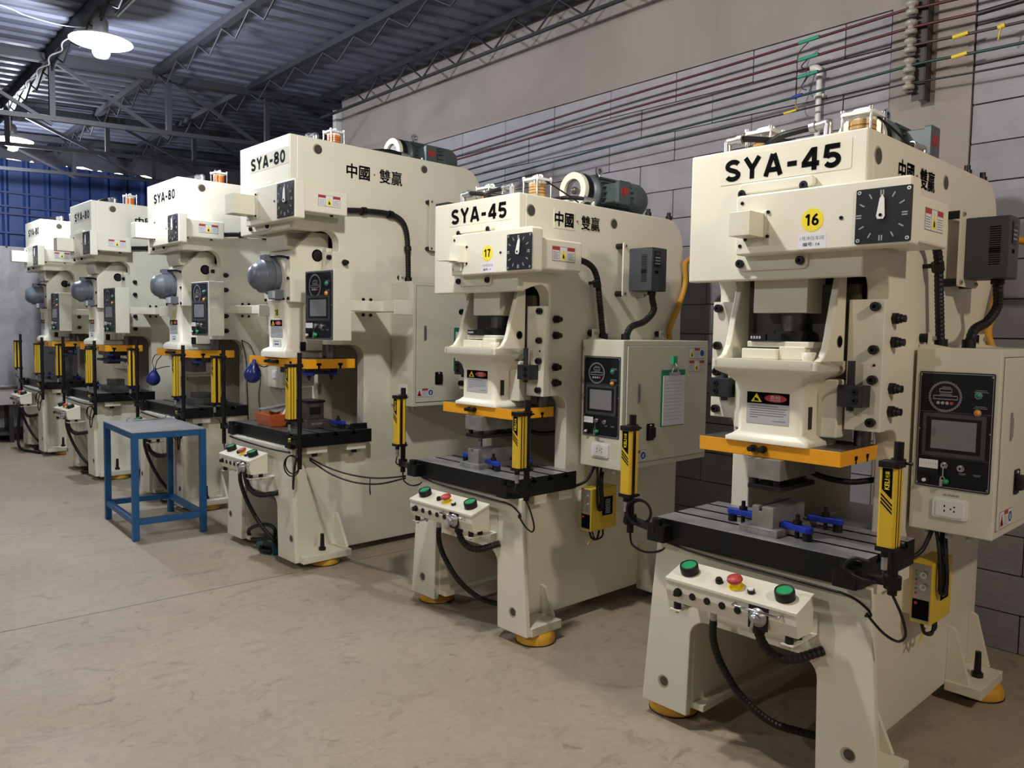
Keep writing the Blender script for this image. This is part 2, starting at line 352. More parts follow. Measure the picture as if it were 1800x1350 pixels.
# right wall : backing, blocks one by one, plaster band and pillar
m = MB(); m.box(WX + 0.012, WX + 0.2, -5, 7.83, 0, 4.05, MORTAR); wall = m.obj('wall_right'); tag(wall, kind='structure')
m = MB(); m.box(WX - 0.006, WX + 0.05, -5, 7.83, 3.312, 4.05, PLASTER); m.obj('plaster_band', wall)
m = MB(); m.box(WX - 0.010, WX + 0.05, 1.525, 1.933, 0, 3.312, PLASTER); m.obj('plaster_pillar', wall)
BH, BL = 3.31 / 17, 0.583
def block_mesh(L):
    L = round(L, 3)
    if ('block', L) not in SHARED:
        b = MB(); g = 0.0035; b.poly(F((0, 0, 0), (0, -1, 0), (0, 0, 1)), rrect(-L / 2 + g, L / 2 - g, -BH / 2 + g, BH / 2 - g, 0.005, 1), 0, 0.045, BLOCK)
        SHARED[('block', L)] = b.mesh('block')
    return SHARED[('block', L)]
def block_row(y0, y1, k, start):
    z = (k + 0.5) * BH; y = y0; nxt = start
    while nxt <= y0 + 0.06: nxt += BL
    while y < y1 - 0.02:
        e = min(nxt, y1); 
        if y1 - e < 0.06: e = y1
        o = bpy.data.objects.new('block', block_mesh(e - y)); COL.objects.link(o); o.parent = wall
        o.location = (WX + 0.045 + random.uniform(-0.0025, 0.0025), (y + e) / 2, z); o.rotation_euler = (random.uniform(-0.003, 0.003), 0, random.uniform(-0.003, 0.003))
        y = e; nxt = e + BL
for k in range(17):
    off = 2.195 if k % 2 == 0 else 2.486
    block_row(1.937, 7.83, k, off - 2 * BL); block_row(0.2, 1.521, k, (0.3 if k % 2 else 0.6) - BL)
m = MB(); m.box(WX, WX + 0.05, -5, 0.196, 0, 3.31, BLOCK); m.obj('block_run', wall)
for nm, a in (('wall_back', (-7, 6.2, -5.15, -5, 0, 4.1)), ('wall_left', (-7.15, -7, -5, 12.6, 0, 4.0)), ('wall_bay', (6.2, 6.35, 7.83, 12.6, 0, 4.4))):
    m = MB(); m.box(*a, DARKW if nm == 'wall_bay' else FARWALL); tag(m.obj(nm), kind='structure')
m = MB(); m.box(WX + 0.2, 6.2, 7.68, 7.83, 0, 4.4, DARKW); tag(m.obj('wall_return'), kind='structure')
# far wall : rendered below, blue ribbed cladding above, daylight showing through gaps under the eaves
YF = 12.43
m = MB(); m.box(-7, 6.2, YF, YF + 0.2, 0, 2.58, FARWALL); far = m.obj('wall_far'); tag(far, kind='structure')
def clad(x0):
    b = MB(); b.box(x0, x0 + 0.2485, YF + 0.03, YF + 0.036, 2.56, 3.73, BLUEW); b.poly(top(2.56), [(x0, YF + 0.03), (x0 + 0.03, YF), (x0 + 0.055, YF), (x0 + 0.085, YF + 0.03)], 0, 1.17, BLUEW); return b
if 1:
    b0 = clad(0).mesh('cladding_sheet')
    for i in range(53):
        o = bpy.data.objects.new('cladding_sheet', b0); COL.objects.link(o); o.parent = far; o.location = (-7 + i * 0.249, 0, 0)
    for z in (2.75, 3.0, 3.1, 3.28):
        b = MB(); b.box(-7, 6.2, YF - 0.012, YF - 0.004, z, z + 0.022, mat('frame_shadow_blue', (15, 38, 86), 0.6)); b.obj('frame_shadow_strip', far)  # darker blue strips standing for shadows of the frame behind the sheet
gaps = [(1.2, 1.42, .02), (1.99, 2.24, .014), (2.30, 2.36, .022), (2.51, 2.55, .016), (2.73, 2.77, .016), (2.80, 3.10, .034), (3.13, 3.21, .014), (3.34, 3.51, .016), (3.63, 3.94, .03), (0.3, 0.5, .02)]
pts = [(-7, 4.3), (6.2, 4.3), (6.2, 3.728)]
for a, b, h in sorted(gaps, reverse=True): pts += [(b, 3.728), (b * .7 + a * .3, 3.73 + h * .6), ((a + b) / 2, 3.73 + h), (a * .75 + b * .25, 3.73 + h * .7), (a, 3.728)]
pts += [(-7, 3.728)]
m = MB(); m.box(-7, 6.2, YF + .038, YF + .046, 2.5, 3.70, DARKW); m.obj('cladding_backing', far)
m = MB(); m.poly(F((0, YF + 0.04, 0), (1, 0, 0), (0, 0, 1)), pts, 0, 0.02, DARKW); m.obj('eave_flashing', far)
m = MB(); m.box(-7, 4.42, YF - 0.015, YF, 0, 0.16, mat('dark_skirting', (74, 66, 60), 0.8)); tag(m.obj('baseboard_far'), kind='structure')
# roof : corrugated sheet rising gently towards the wall
def roofz(x): return 4.03 + 0.05 * (x - WX)
m = MB(); prof = []; y = -5.0
while y < 12.7: prof += [(y, 0.0), (y + 0.07, 0.0), (y + 0.09, 0.02), (y + 0.18, 0.02)]; y += 0.2
vs = []
for X in (-7.2, 6.4): vs += [(X, a, roofz(X) + b) for a, b in prof]
k = len(prof); m.add(vs, [(i, i + 1, k + i + 1, k + i) for i in range(k - 1)], ROOF); vs2 = [(a, b, c + 0.02) for a, b, c in vs]; m.add(vs2, [(i + 1, i, k + i, k + i + 1) for i in range(k - 1)], ROOF)
ceil = m.obj('ceiling'); tag(ceil, kind='structure')
# roof joists along the hall, each with a tube chord and zigzag rods
def joist(X, y0, pitch, depth, thick, bottom, ymin, ymax):
    zt = roofz(X) - 0.005
    b = MB(); b.box(X - thick / 2, X + thick / 2, ymin, ymax, zt - thick, zt, TRUSS); j = b.obj('roof_joist', ceil)
    zb = zt - depth
    if bottom: b = MB(); b.box(X - 0.011, X + 0.011, ymin, ymax, zb - 0.011, zb + 0.011, TRUSS); b.obj('bottom_chord', j)
    y = y0
    while y > ymin + pitch: y -= pitch
    while y < ymax - pitch:
        for s in (-1, 1):
            b = MB(); b.tube([(X, y, zb), (X, y + s * pitch / 2, zt - thick)], 0.008, TRUSS, 5); b.obj('web_rod', j)
        y += pitch
joist(4.15, 6.92, 0.49, 0.225, 0.05, True, -2.0, 7.8)
joist(3.38, 6.58, 0.52, 0.19, 0.055, False, 0.5, 12.3)
joist(2.48, 6.51, 0.51, 0.20, 0.06, False, 0.5, 12.3)
joist(1.63, 6.40, 0.51, 0.20, 0.10, False, 0.5, 12.3)
joist(0.78, 6.40, 0.51, 0.20, 0.06, False, 2.0, 12.3)
# roof trusses across the hall
def truss(Y, xr, h=0.5):
    def rod(nm, a, b, w, par):
        q = MB(); q.bar(a, b, w, w, TRUSS); return q.obj(nm, par)
    zt = lambda x: roofz(x) - 0.07
    t = rod('roof_truss', (-7, Y, zt(-7)), (xr, Y, zt(xr)), 0.07, ceil); rod('bottom_chord', (-7, Y, zt(-7) - h), (xr, Y, zt(xr) - h), 0.04, t)
    x = 3.57
    while x > -6:
        rod('truss_post', (x, Y, zt(x) - h), (x, Y, zt(x)), 0.045, t); rod('truss_brace', (x, Y, zt(x)), (min(x + 0.97, xr), Y, zt(x) - h), 0.03, t); x -= 0.97
truss(7.86, 4.45); truss(9.9, 6.1, 0.38); truss(11.4, 6.1, 0.4)
m = MB(); m.box(4.36, 4.44, 7.86, 7.93, 0, 3.99, PIPEW); m.box(4.44, 4.62, 7.83, 7.95, 0, 4.02, DARKW); tag(m.obj('trim_1'), kind='structure')
# ------------------------------------------------------------------ press pieces shared by both sizes
def warning_card(parent, fr, x0, x1, y0, y1):                 # red-headed danger plate on the slide
    w, h = x1 - x0, y1 - y0; b = MB(); b.rect(fr, x0, x1, y0, y1, 0, 0.0012, LABG); z = 0.0012
    b.rect(fr, x0, x1, y0 + 0.63 * h, y1, z, z + 0.0004, INK); z2 = z + 0.0006
    cx = x0 + 0.23 * w; b.poly(fr, [(cx - 0.13 * w, y0 + .68 * h), (cx + 0.13 * w, y0 + .68 * h), (cx, y0 + .95 * h)], z, z2, LABY)
    b.poly(fr, [(cx - 0.05 * w, y0 + .71 * h), (cx + 0.06 * w, y0 + .71 * h), (cx + .03 * w, y0 + .78 * h), (cx - .04 * w, y0 + .82 * h)], z2, z2 + 0.0002, INK)
    b.poly(fr, [(x0 + w * (0.68 + 0.26 * math.cos(a * PI / 10)), y0 + h * (0.815 + 0.12 * math.sin(a * PI / 10))) for a in range(20)], z, z2, LABR)
    b.text(fr, '危险', x0 + .56 * w, x0 + .80 * w, y0 + .79 * h, y0 + .90 * h, z2 + .0003, LABW); b.text(fr, 'DANGER', x0 + .56 * w, x0 + .80 * w, y0 + .735 * h, y0 + .775 * h, z2 + .0003, LABW)
    for i, l in enumerate((.66, .86, .82, .86, .80, .20)): b.rect(fr, x0 + .08 * w, x0 + (.08 + l) * w, y0 + (.55 - i * .072) * h, y0 + (.57 - i * .072) * h, z, z + .0003, INKG)
    b.rect(fr, x0 + .62 * w, x0 + .92 * w, y0 + .1 * h, y0 + .12 * h, z, z + .0003, INKG)
    return b.obj('warning_plate', parent)
def triple_card(parent, fr, x0, x1, y0, y1, form=0):          # white strip of three warning pictograms
    w, h = x1 - x0, y1 - y0; b = MB(); b.rect(fr, x0, x1, y0, y1, 0, 0.0008, INKG); z = 0.0008
    c = [x0 + w * (0.012 + 0.33 * i) for i in range(3)]; pw = w * 0.315
    for i in range(3): b.rect(fr, c[i], c[i] + pw, y0 + .03 * h, y1 - .03 * h, z, z + .0003, LABW)
    z += .0003
    def tri(i, m): 
        b.poly(fr, [(c[i] + .08 * pw, y0 + .12 * h), (c[i] + .92 * pw, y0 + .12 * h), (c[i] + .5 * pw, y0 + .88 * h)], z, z + .0003, m)
        b.poly(fr, [(c[i] + .36 * pw, y0 + .2 * h), (c[i] + .64 * pw, y0 + .2 * h), (c[i] + .58 * pw, y0 + .42 * h), (c[i] + .42 * pw, y0 + .5 * h)], z + .0003, z + .0005, INK)
    def head(i): 
        b.rect(fr, c[i], c[i] + pw, y0 + .74 * h, y1 - .03 * h, z, z + .0003, LABR)
        for k in range(5): b.rect(fr, c[i] + .08 * pw, c[i] + (.9 - .12 * (k % 2)) * pw, y0 + (.58 - .11 * k) * h, y0 + (.61 - .11 * k) * h, z, z + .0003, INKG)
    if form == 0: head(0); tri(1, LABY); head(2)
    elif form == 1: tri(0, LABR); head(1); b.disc(fr, c[2] + pw / 2, y0 + h / 2, .42 * pw, z, z + .0003, LABB, 16); b.poly(fr, [(c[2] + .36 * pw, y0 + .32 * h), (c[2] + .6 * pw, y0 + .32 * h), (c[2] + .66 * pw, y0 + .66 * h), (c[2] + .4 * pw, y0 + .62 * h)], z + .0003, z + .0005, LABW)
    else: tri(0, LABY); head(1); b.disc(fr, c[2] + pw / 2, y0 + h / 2, .4 * pw, z, z + .0003, LABB, 16)
    return b.obj('warning_sticker', parent)
def control_panel(parent, fr, W, H, simple=False):
    b = MB(); b.poly(fr, rrect(0, W, 0, H, 0.006), 0, 0.004, PANEL)
    g = lambda x0, x1, y0, y1, z=0.0044, m=PANELG: b.rect(fr, x0 * W, x1 * W, y0 * H, y1 * H, 0.004, z, m)
    for a in ((.02, .98, .985, .99), (.02, .98, .01, .015), (.015, .022, .01, .99), (.978, .985, .01, .99)): g(*a)
    cx, cy, R = .36 * W, .79 * H, .21 * W
    for i in range(36): b.ring(fr, cx + R * math.cos(i * PI / 18) * 1.0, cy + R * math.sin(i * PI / 18), .009 * W, .017 * W, .004, .0044, PANELG, 8)
    def outl(x0, x1, y0, y1, t=.006):
        for a in ((x0, x1, y0, y0 + t), (x0, x1, y1 - t, y1), (x0, x0 + t, y0, y1), (x1 - t, x1, y0, y1)): g(*a)
    outl(.28, .45, .825, .86); outl(.20, .53, .765, .80); g(.31, .43, .868, .873); g(.29, .45, .808, .813)
    for i in range(4): b.disc(fr, (.27 + .06 * i) * W, .735 * H, .024 * W, .004, .0048, LABR if i == 3 else PANELG, 10)
    for y in (.855, .72): g(.76, .90, y, y + .004); g(.74, .92, y - .014, y - .01)
    g(.02, .98, .655, .658, .0043, INKG); g(.02, .98, .265, .268, .0043, INKG)
    for x in (.03, .97):
        for y in (.97, .5, .03): b.disc(fr, x * W, y * H, .012 * W, .004, .006, ALU, 8)
    for x in (.64, .83): g(x - .05, x + .05, .145, .149); g(x - .04, x + .04, .135, .138)
    p = b.obj('control_panel', parent)
    b = MB(); b.rect(fr, .08 * W, .92 * W, .275 * H, .645 * H, .004, .008, SCREENB); b.rect(fr, .13 * W, .86 * W, .31 * H, .61 * H, .008, .0085, PANEL); b.rect(fr, .20 * W, .80 * W, .34 * H, .585 * H, .0085, .0088, SCREEN); b.obj('touch_screen', p)
    for y, m in ((.815, LAMPG), (.67, LAMPA)):
        b = MB(); b.disc(fr, .80 * W, y * H, .05 * W, .004, .008, ALU, 14); b.lathe(fr, .80 * W, y * H, [(.042 * W, .008), (.036 * W, .015), (.0, .018)], m, 14); b.obj('indicator_lamp', p)
    b = MB(); b.rect(fr, .05 * W, .33 * W, .12 * H, .245 * H, .004, .012, BLACK); b.rect(fr, .06 * W, .32 * W, .165 * H, .24 * H, .012, .0128, LABW)
    for i in range(7): b.rect(fr, (.09 + .033 * i) * W, (.095 + .033 * i) * W, .20 * H, .215 * H, .0128, .013, INKG)
    b.obj('ammeter', p)
    for x, y in ((.40, .20), (.62, .19)):
        b = MB(); b.disc(fr, x * W, y * H, .05 * W, .004, .010, CHROME, 16); b.disc(fr, x * W, y * H, .034 * W, .010, .018, ALU, 12); b.disc(fr, x * W, y * H, .016 * W, .018, .0185, INK, 8); b.obj('key_switch', p)
    b = MB(); b.rect(fr, .395 * W, .41 * W, .10 * H, .2 * H, .018, .020, CHROME); b.ring(fr, .40 * W, .09 * H, .02 * W, .035 * W, .018, .020, CHROME, 12); b.rect(fr, .36 * W, .40 * W, .02 * H, .08 * H, .017, .019, ALU); b.obj('key', p)
    b = MB(); b.disc(fr, .44 * W, .065 * H, .045 * W, .004, .01, BLACK, 14); b.lathe(fr, .44 * W, .065 * H, [(.038 * W, .01), (.034 * W, .026), (0, .028)], GREEN, 14); b.obj('push_button', p)
    b = MB(); b.disc(fr, .17 * W, .06 * H, .045 * W, .004, .018, BLACK, 14); b.disc(fr, .15 * W, .06 * H, .026 * W, .018, .026, LABW, 12); b.obj('selector_knob', p)
    return p
def dial_box(R, hv, u0, u1, z0, z1, du0, ds, dz, side_u, side_v, sz0, sz1, needle, n, ears=True):
    vf = -0.12; fr = front(vf)
    b = MB(); b.poly(fr, rrect(u0, u1, z0, z1, 0.012), -(abs(hv - vf)), 0, CREAM); box = b.obj('dial_box', R, 0.006)
    b = MB(); b.poly(side(side_u), [(vf + 0.045, sz0), (side_v, sz0), (side_v, sz1), (vf + 0.045, sz1)], u1 - side_u - 0.16, 0, CREAM); b.obj('cam_cover', R, 0.008)
    d = MB(); d.poly(fr, rrect(du0, du0 + ds, dz, dz + ds, 0.005), 0, 0.004, PANEL)
    cx, cy = du0 + ds * .47, dz + ds * .5
    for k in range(12):
        a = k * PI / 6; g = fr.at(cx + (ds * .03 if 0 else 0), cy); g.r, g.u = fr.r * math.cos(a) - fr.u * math.sin(a), fr.u * math.cos(a) + fr.r * math.sin(a)
        offs = (-.022, .022) if k % 3 == 0 else (0,)
        for o in offs: d.rect(g, (o - .012) * ds, (o + .012) * ds, .36 * ds, .46 * ds, .004, .0046, PANELG)
    dp = d.obj('dial_plate', box)
    for x in (.06, .94):
        for y in (.06, .94): bolt(box, fr, du0 + x * ds, dz + y * ds, .006, .006, 'dial_screw', ALU)
    a = math.radians(needle); g = fr.at(cx, cy); g.r, g.u = fr.r * math.cos(a) - fr.u * math.sin(a), fr.u * math.cos(a) + fr.r * math.sin(a)
    b = MB(); b.poly(g, [(-.075 * ds, -.02 * ds), (-.05 * ds, -.07 * ds), (.05 * ds, -.07 * ds), (.075 * ds, -.02 * ds), (.04 * ds, .3 * ds), (0, .37 * ds), (-.04 * ds, .3 * ds)], .008, .012, WHITE); b.disc(g, 0, 0, .03 * ds, .012, .014, INK, 10); b.obj('dial_needle', box)
    triple_card(R, side(side_u), side_v - 0.215, side_v - 0.055, sz0 + .045, sz0 + .115)
    return box
def lettering(R, fr, t, x0, x1, y0, y1, bold, plate=True, name='model_lettering', m=INK):
    w, h = x1 - x0, y1 - y0; b = MB()
    if plate: b.poly(fr, rrect(x0 - .05 * w, x1 + .08 * w, y0 - .16 * h, y1 + .2 * h, 0.006), 0, 0.0015, mat('clear_lettering_plate', (226, 223, 207), 0.22))
    p = b.obj('name_plate', R) if plate else None
    q = MB()
    if all(c in GLYPH for c in t): q.block_text(fr, t, x0, x1, y0, y1, .0015, .003, m, .225)
    else:
        for dx, dy in [(0, 0)] + [(bold * math.cos(k * PI / 4), bold * math.sin(k * PI / 4)) for k in range(8)]: q.text(fr, t, x0 + dx, x1 + dx, y0 + dy, y1 + dy, 0.0025 + abs(dx) * .05 + abs(dy) * .03, m)
    return q.obj(name, p or R)
def brand(R, fr, x0, x1, y0, y1):
    p = lettering(R, fr, '中國', x0, x0 + .40 * (x1 - x0), y0, y1, .026 * (y1 - y0), True, 'brand_lettering').parent
    q = MB()
    for k in range(8): dx, dy = .014 * (y1 - y0) * math.cos(k * PI / 4), .010 * (y1 - y0) * math.sin(k * PI / 4); q.text(fr, '雙贏', x0 + .58 * (x1 - x0) + dx, x1 + dx, y0 + dy, y1 + dy, .0025 + abs(dx) * .05 + abs(dy) * .03, INK)
    q.obj('brand_lettering', p)
    q = MB(); q.disc(fr, x0 + .49 * (x1 - x0), (y0 + y1) / 2, .006, .001, .003, LABR, 12); q.obj('red_dot', p)
def oil_tank(R, x, y, z, oil):
    t = top(z); b = MB(); b.lathe(t, x, y, [(.046, 0), (.046, .02)], CLEAR, 20); b.lathe(t, x, y, [(.046, .02), (.046, .085)], oil, 20); b.lathe(t, x, y, [(.046, .085), (.046, .10)], CLEAR, 20); o = b.obj('oil_reservoir', R)
    b = MB(); b.poly(t, rrect(x - .058, x + .058, y - .058, y + .058, .012), .10, .112, WHITE); b.obj('lid', o)
    b = MB(); b.tube([(x - .035, y, z + .112), (x - .03, y, z + .128), (x + .03, y, z + .128), (x + .035, y, z + .112)], .006, WHITE, 6, 3); b.obj('handle', o)
    for sx in (-1, 1):
        for sy in (-1, 1): b = MB(); b.disc(t, x + sx * .05, y + sy * .05, .005, 0, .118, CHROME, 8); b.disc(t, x + sx * .05, y + sy * .05, .009, .112, .122, CHROME, 6); b.obj('tie_rod', o)
    for k in range(3):
        b = MB(); b.lathe(t, x, y, [(.0468, .035 + k * .015), (.0468, .039 + k * .015)], mat('amber_print', (120, 84, 40), 0.5), 20); b.obj('print_band', o)
def elbow(R, p, d1, d2, r=.016):
    P = Vector(p); b = MB(); b.tube([P + Vector(d1) * .05, P + Vector(d1) * .02, P, P + Vector(d2) * .02, P + Vector(d2) * .05], r, ALU, 10, 4)
    for d in (d1, d2): b.tube([P + Vector(d) * .045, P + Vector(d) * .065], r * 1.3, ALU, 10)
    return b.obj('pipe_elbow', R)
def motor(R, u, v0, v1, z, rad, jb_u):
    fr = front(v0); L = v1 - v0
    b = MB(); b.lathe(fr, u, z, [(rad * .55, 0), (rad * .98, -.015), (rad, -.03), (rad * .9, -.045), (rad * .9, -.66 * L), (rad, -.70 * L), (rad * 1.02, -.74 * L), (rad * 1.02, -.93 * L), (rad * .9, -L), (0, -L)], MOTG, 28); mo = b.obj('main_motor', R)
    for k in range(20):
        a = 2 * PI * k / 20; g = F((u, v0 + .05, z), (0, 1, 0), (math.cos(a), 0, math.sin(a)))
        b = MB(); b.rect(g, 0, .58 * L, rad * .86, rad * 1.02, -.003, .003, MOTG); b.obj('cooling_fin', mo)
    b = MB(); g = side(u); b.poly(g, rrect(v0 + .16 * L, v0 + .35 * L, z - .06, z + .05, .008), rad * .8, rad * 1.65, MOTG); b.poly(g, rrect(v0 + .15 * L, v0 + .365 * L, z - .07, z + .058, .01), rad * 1.65, rad * 1.9, MOTG)
    jb = b.obj('junction_box', mo)
    b = MB(); b.block_text(side(u + rad * 1.9), 'WH', v0 + .19 * L, v0 + .325 * L, z - .022, z + .022, 0, .0012, LABR, .2); b.obj('maker_mark', jb)
    b = MB(); g = side(u); b.lathe(g, v0 + .26 * L, z + rad + .035, [(.016, -.005), (.03, -.005), (.03, .005), (.016, .005), (.016, -.005)], CHROME, 16, False); b.tube([(u, v0 + .26 * L, z + rad - .01), (u, v0 + .26 * L, z + rad + .01)], .01, CHROME, 8); b.obj('lifting_eye', mo)
    b = MB(); g = front(v0 - .045); b.ring(g, u - .03, z + .008, rad * .62, rad * .98, 0, .03, CREAM, 32); b.lathe(g, u - .03, z + .008, [(rad * .62, .012), (rad * .2, .008), (rad * .2, .02), (rad * .12, .03), (0, .03)], STEELD, 24); pu = b.obj('pulley', mo)
    b = MB(); b.ring(front(v0 - .005), u - .03, z + .008, rad * .5, rad * 1.0, 0, .04, RUBBER, 32); b.obj('drive_belt', mo)
    b = MB(); b.box(u - rad, u + rad, v0 + .05, v1 - .1, z - rad - .04, z - rad + .012, MOTG); b.obj('motor_foot', mo)
def inverter(R, su, v0, v1, z0, z1, u0, u1):
    b = MB(); b.poly(side(u0), rrect(v0 - .05, v1 + .02, z0 - .03, z1 + .03, .01), -.008, 0, CREAM); mp = b.obj('mounting_plate', R)
    for v in (v0 - .035, v1):
        for z in (z0 - .015, z1 + .012): b = MB(); b.disc(side(su), v, z, .016, 0, u0 - su - .008, RUBBER, 12); b.obj('rubber_mount', mp); bolt(mp, side(u0), v, z, .009, .008, 'mount_screw', ALU)
    b = MB(); b.poly(top(0), [(u0, v0), (u1, v0), (u1, v0 + .085), (u1 - .008, v1), (u0, v1)], z0, z1, VFDG); ib = b.obj('inverter', R, .004)
    for c, z in ((0, z0 + .42 * (z1 - z0)), (1, z0 + .05)):
        for k in range(12 if c == 0 else 8):
            b = MB(); b.rect(front(v0), u0 + .55 * (u1 - u0), u0 + .80 * (u1 - u0), z + k * .0085, z + k * .0085 + .0035, 0, .0008, INK); b.obj('vent_slot', ib)
    b = MB(); g = side(u1); b.rect(g, v0 + .022, v0 + .075, z1 - .105, z1 - .02, 0, .003, PANEL); b.rect(g, v0 + .03, v0 + .068, z1 - .04, z1 - .027, .003, .0036, SCREENB)
    for i in range(3):
        for j in range(3): b.disc(g, v0 + .034 + .015 * i, z1 - .055 - .016 * j, .0045, .003, .005, PANELG, 8)
    b.obj('keypad', ib); b = MB(); b.rect(g, v0 + .03, v0 + .06, z1 - .14, z1 - .125, 0, .001, INK); b.obj('maker_mark', ib)
    return ib
def cabinet(R, u0, u1, v0, v1, z0, z1, cards, handle, lock):
    b = MB(); b.box(u0, u1, v0, v1, z0, z1, CREAMD); cb = b.obj('control_cabinet', R, .004)
    fr = side(u1); b = MB(); b.poly(fr, rrect(v0 + .03, v1 - .012, z0 + .03, z1 - .03, .004), -.004, .006, CREAMD); d = b.obj('cabinet_door', cb, .002)
    b = MB()
    for a in ((v0 + .026, v1 - .008, z1 - .03, z1 - .027), (v0 + .026, v1 - .008, z0 + .027, z0 + .03), (v0 + .026, v0 + .03, z0 + .027, z1 - .027), (v1 - .012, v1 - .008, z0 + .027, z1 - .027)): b.rect(fr, *a, 0, .0008, INKG)
    b.obj('door_gap', cb)
    b = MB(); v, za, zb = handle; b.poly(fr, rrect(v - .011, v + .011, za, zb, .008), .006, .009, ALU); b.rect(fr, v - .006, v + .006, za + .012, zb - .02, .009, .013, CHROME); b.obj('door_handle', cb)
    b = MB(); v, z = lock; b.poly(fr, rrect(v - .032, v + .032, z - .045, z + .045, .008), .006, .010, BLACK); b.poly(fr, rrect(v - .02, v + .022, z - .03, z + .025, .006), .010, .028, RUBBER); b.rect(fr, v - .006, v + .006, z + .032, z + .04, .01, .012, LABW); b.obj('rotary_isolator', cb)
    for c in cards: triple_card(cb, side(u1 + .006), *c)
    for v in (v0 + .05, v1 - .12):
        b = MB(); b.poly(front(v), [(u0 - .01, z1), (u0 + .10, z1), (u0 + .03, z1 + .012), (u0 + .03, z1 + .055), (u0 + .018, z1 + .055), (u0 + .018, z1 + .012), (u0 - .01, z1 + .012)], -.03, 0, CREAM); b.obj('hanger_bracket', cb)
        b = MB(); b.disc(side(u0 - .02), v + .015, z1 + .035, .017, 0, .035, RUBBER, 14); b.disc(side(u0 + .03), v + .015, z1 + .035, .008, 0, .012, ALU, 6); b.obj('rubber_buffer', cb)
    for i in range(3): b = MB(); b.disc(F((u0 + .05 + i * .07, v0 + .06, z0), (1, 0, 0), (0, -1, 0)), 0, 0, .013, 0, .03, LABG, 10); b.obj('cable_gland', cb)
    return cb
def socket(R, fr, x0, x1, y0, y1):
    w, h = x1 - x0, y1 - y0; b = MB(); b.poly(fr, rrect(x0, x1, y0, y1, .008), 0, .008, WHITE); b.poly(fr, rrect(x0 + .1 * w, x1 - .1 * w, y0 + .1 * h, y1 - .1 * h, .006), .008, .011, WHITE)
    for x, y in ((.36, .62), (.36, .38)): b.rect(fr, x0 + (x - .02) * w, x0 + (x + .02) * w, y0 + (y - .05) * h, y0 + (y + .05) * h, .011, .0114, INK)
    for x, y in ((.54, .5), (.64, .62), (.64, .40)): b.rect(fr, x0 + (x - .025) * w, x0 + (x + .025) * w, y0 + (y - .035) * h, y0 + (y + .035) * h, .011, .0114, INK)
    return b.obj('wall_socket', R, .002)
def curtain(R, u, v, z0, z1, pu, pv, pz0, pz1, tx, window):    # yellow sensor bar (front-left corner u, v) clamped to a black pole
    w, d = .052, .05; fr = front(v)
    b = MB(); b.poly(top(0), [(u, v + d), (u, v + .006), (u + .006, v), (u + w - .006, v), (u + w, v + .006), (u + w, v + d)], z0 + .012, z1 - .016, CURTY); bar = b.obj('light_curtain', R, label='yellow sensor bar')
    b = MB(); h = .065; b.poly(fr, [(u + .010, z1 - .02), (u + .040, z1 - .02), (u + .040, z1 - .02 - h - .028), (u + .010, z1 - .02 - h)], 0, .0008, INK)
    for k in range(3): y = z1 - .02 - h - .012 - k * .012; b.poly(fr, [(u + .008, y), (u + .042, y - .032), (u + .042, y - .038), (u + .008, y - .006)], 0, .0008, INK)
    g = F(fr.p(u + .034, z1 - .024 - h + .004, .001), (0, 0, 1), (-1, 0, 0)); b.text(g, 'KELI', 0, .032, .002, .016, 0, LABY, .02); b.text(g, '光幕', .035, .056, .002, .015, 0, LABY, .0); b.obj('maker_strip', bar)
    b = MB(); sfr = side(u + w) if window > 0 else sidel(u); s = 1 if window > 0 else -1
    a0, a1 = sorted((s * (v + .014), s * (v + .032))); b.rect(sfr, a0, a1, z0 + .014, z1 - .018, 0, .0015, mat('sensor_window', (40, 18, 16), 0.15)); b.obj('sensor_window', bar)
    if window < 0: b = MB(); b.rect(side(u + w), v + .012, v + .016, z0 + .014, z1 - .018, 0, .0008, INK); b.rect(side(u + w), v + .030, v + .034, z0 + .014, z1 - .018, 0, .0008, INK); b.obj('groove', bar)
    for za, zb in ((z0, z0 + .014), (z1 - .018, z1)): b = MB(); b.poly(top(0), rrect(u - .004, u + w + .004, v - .004, v + d + .004, .006), za, zb, BLACK); b.obj('end_cap', bar)
    b = MB(); b.tube([(u + .02, v + .02, z0), (u + .02, v + .02, z0 - .02)], .012, BLACK, 8); b.tube([(u + .02, v + .02, z0 - .02), (u + .02, v + .02, z0 - .06)], .010, ALU, 8); b.obj('cable_plug', bar)
    b = MB(); b.tube([(pu, pv, pz0), (pu, pv, pz1)], .0145, BLACK, 12); pole = b.obj('curtain_pole', R)
    for z in (z0 + .004, z1 - .010): b = MB(); b.bar((u + w / 2, v + d, z), (pu, pv, z), .04, .012, BLACK); b.tube([(pu, pv, z - .012), (pu, pv, z + .012)], .022, BLACK, 12); b.tube([(pu + .02, pv, z), (pu + .042, pv, z)], .005, BLACK, 6); b.obj('pole_clamp', pole)
    z = pz0 + (tx[2] - pz0); b = MB(); b.bar((pu, pv, z), (tx[0], tx[1], z), .032, .022, BLACK); b.tube([(pu, pv, z - .02), (pu, pv, z + .02)], .026, BLACK, 12); b.poly(top(0), rrect(tx[0] - .04, tx[0] + .04, tx[1] - .012, tx[1] + .05, .006), z - .045, z + .02, BLACK); b.tube([(tx[0], tx[1], z + .02), (tx[0], tx[1], z + .045)], .02, BLACK, 10); b.obj('swing_arm', pole)
    b = MB(); b.tube([(u + .02, v + .02, z0 - .055), (u + .022, v + .01, z0 - .09), (pu - .01, pv - .03, z0 - .11), (pu, pv - .02, z - .01)], .004, RUBBER, 6); b.obj('sensor_cable', pole)
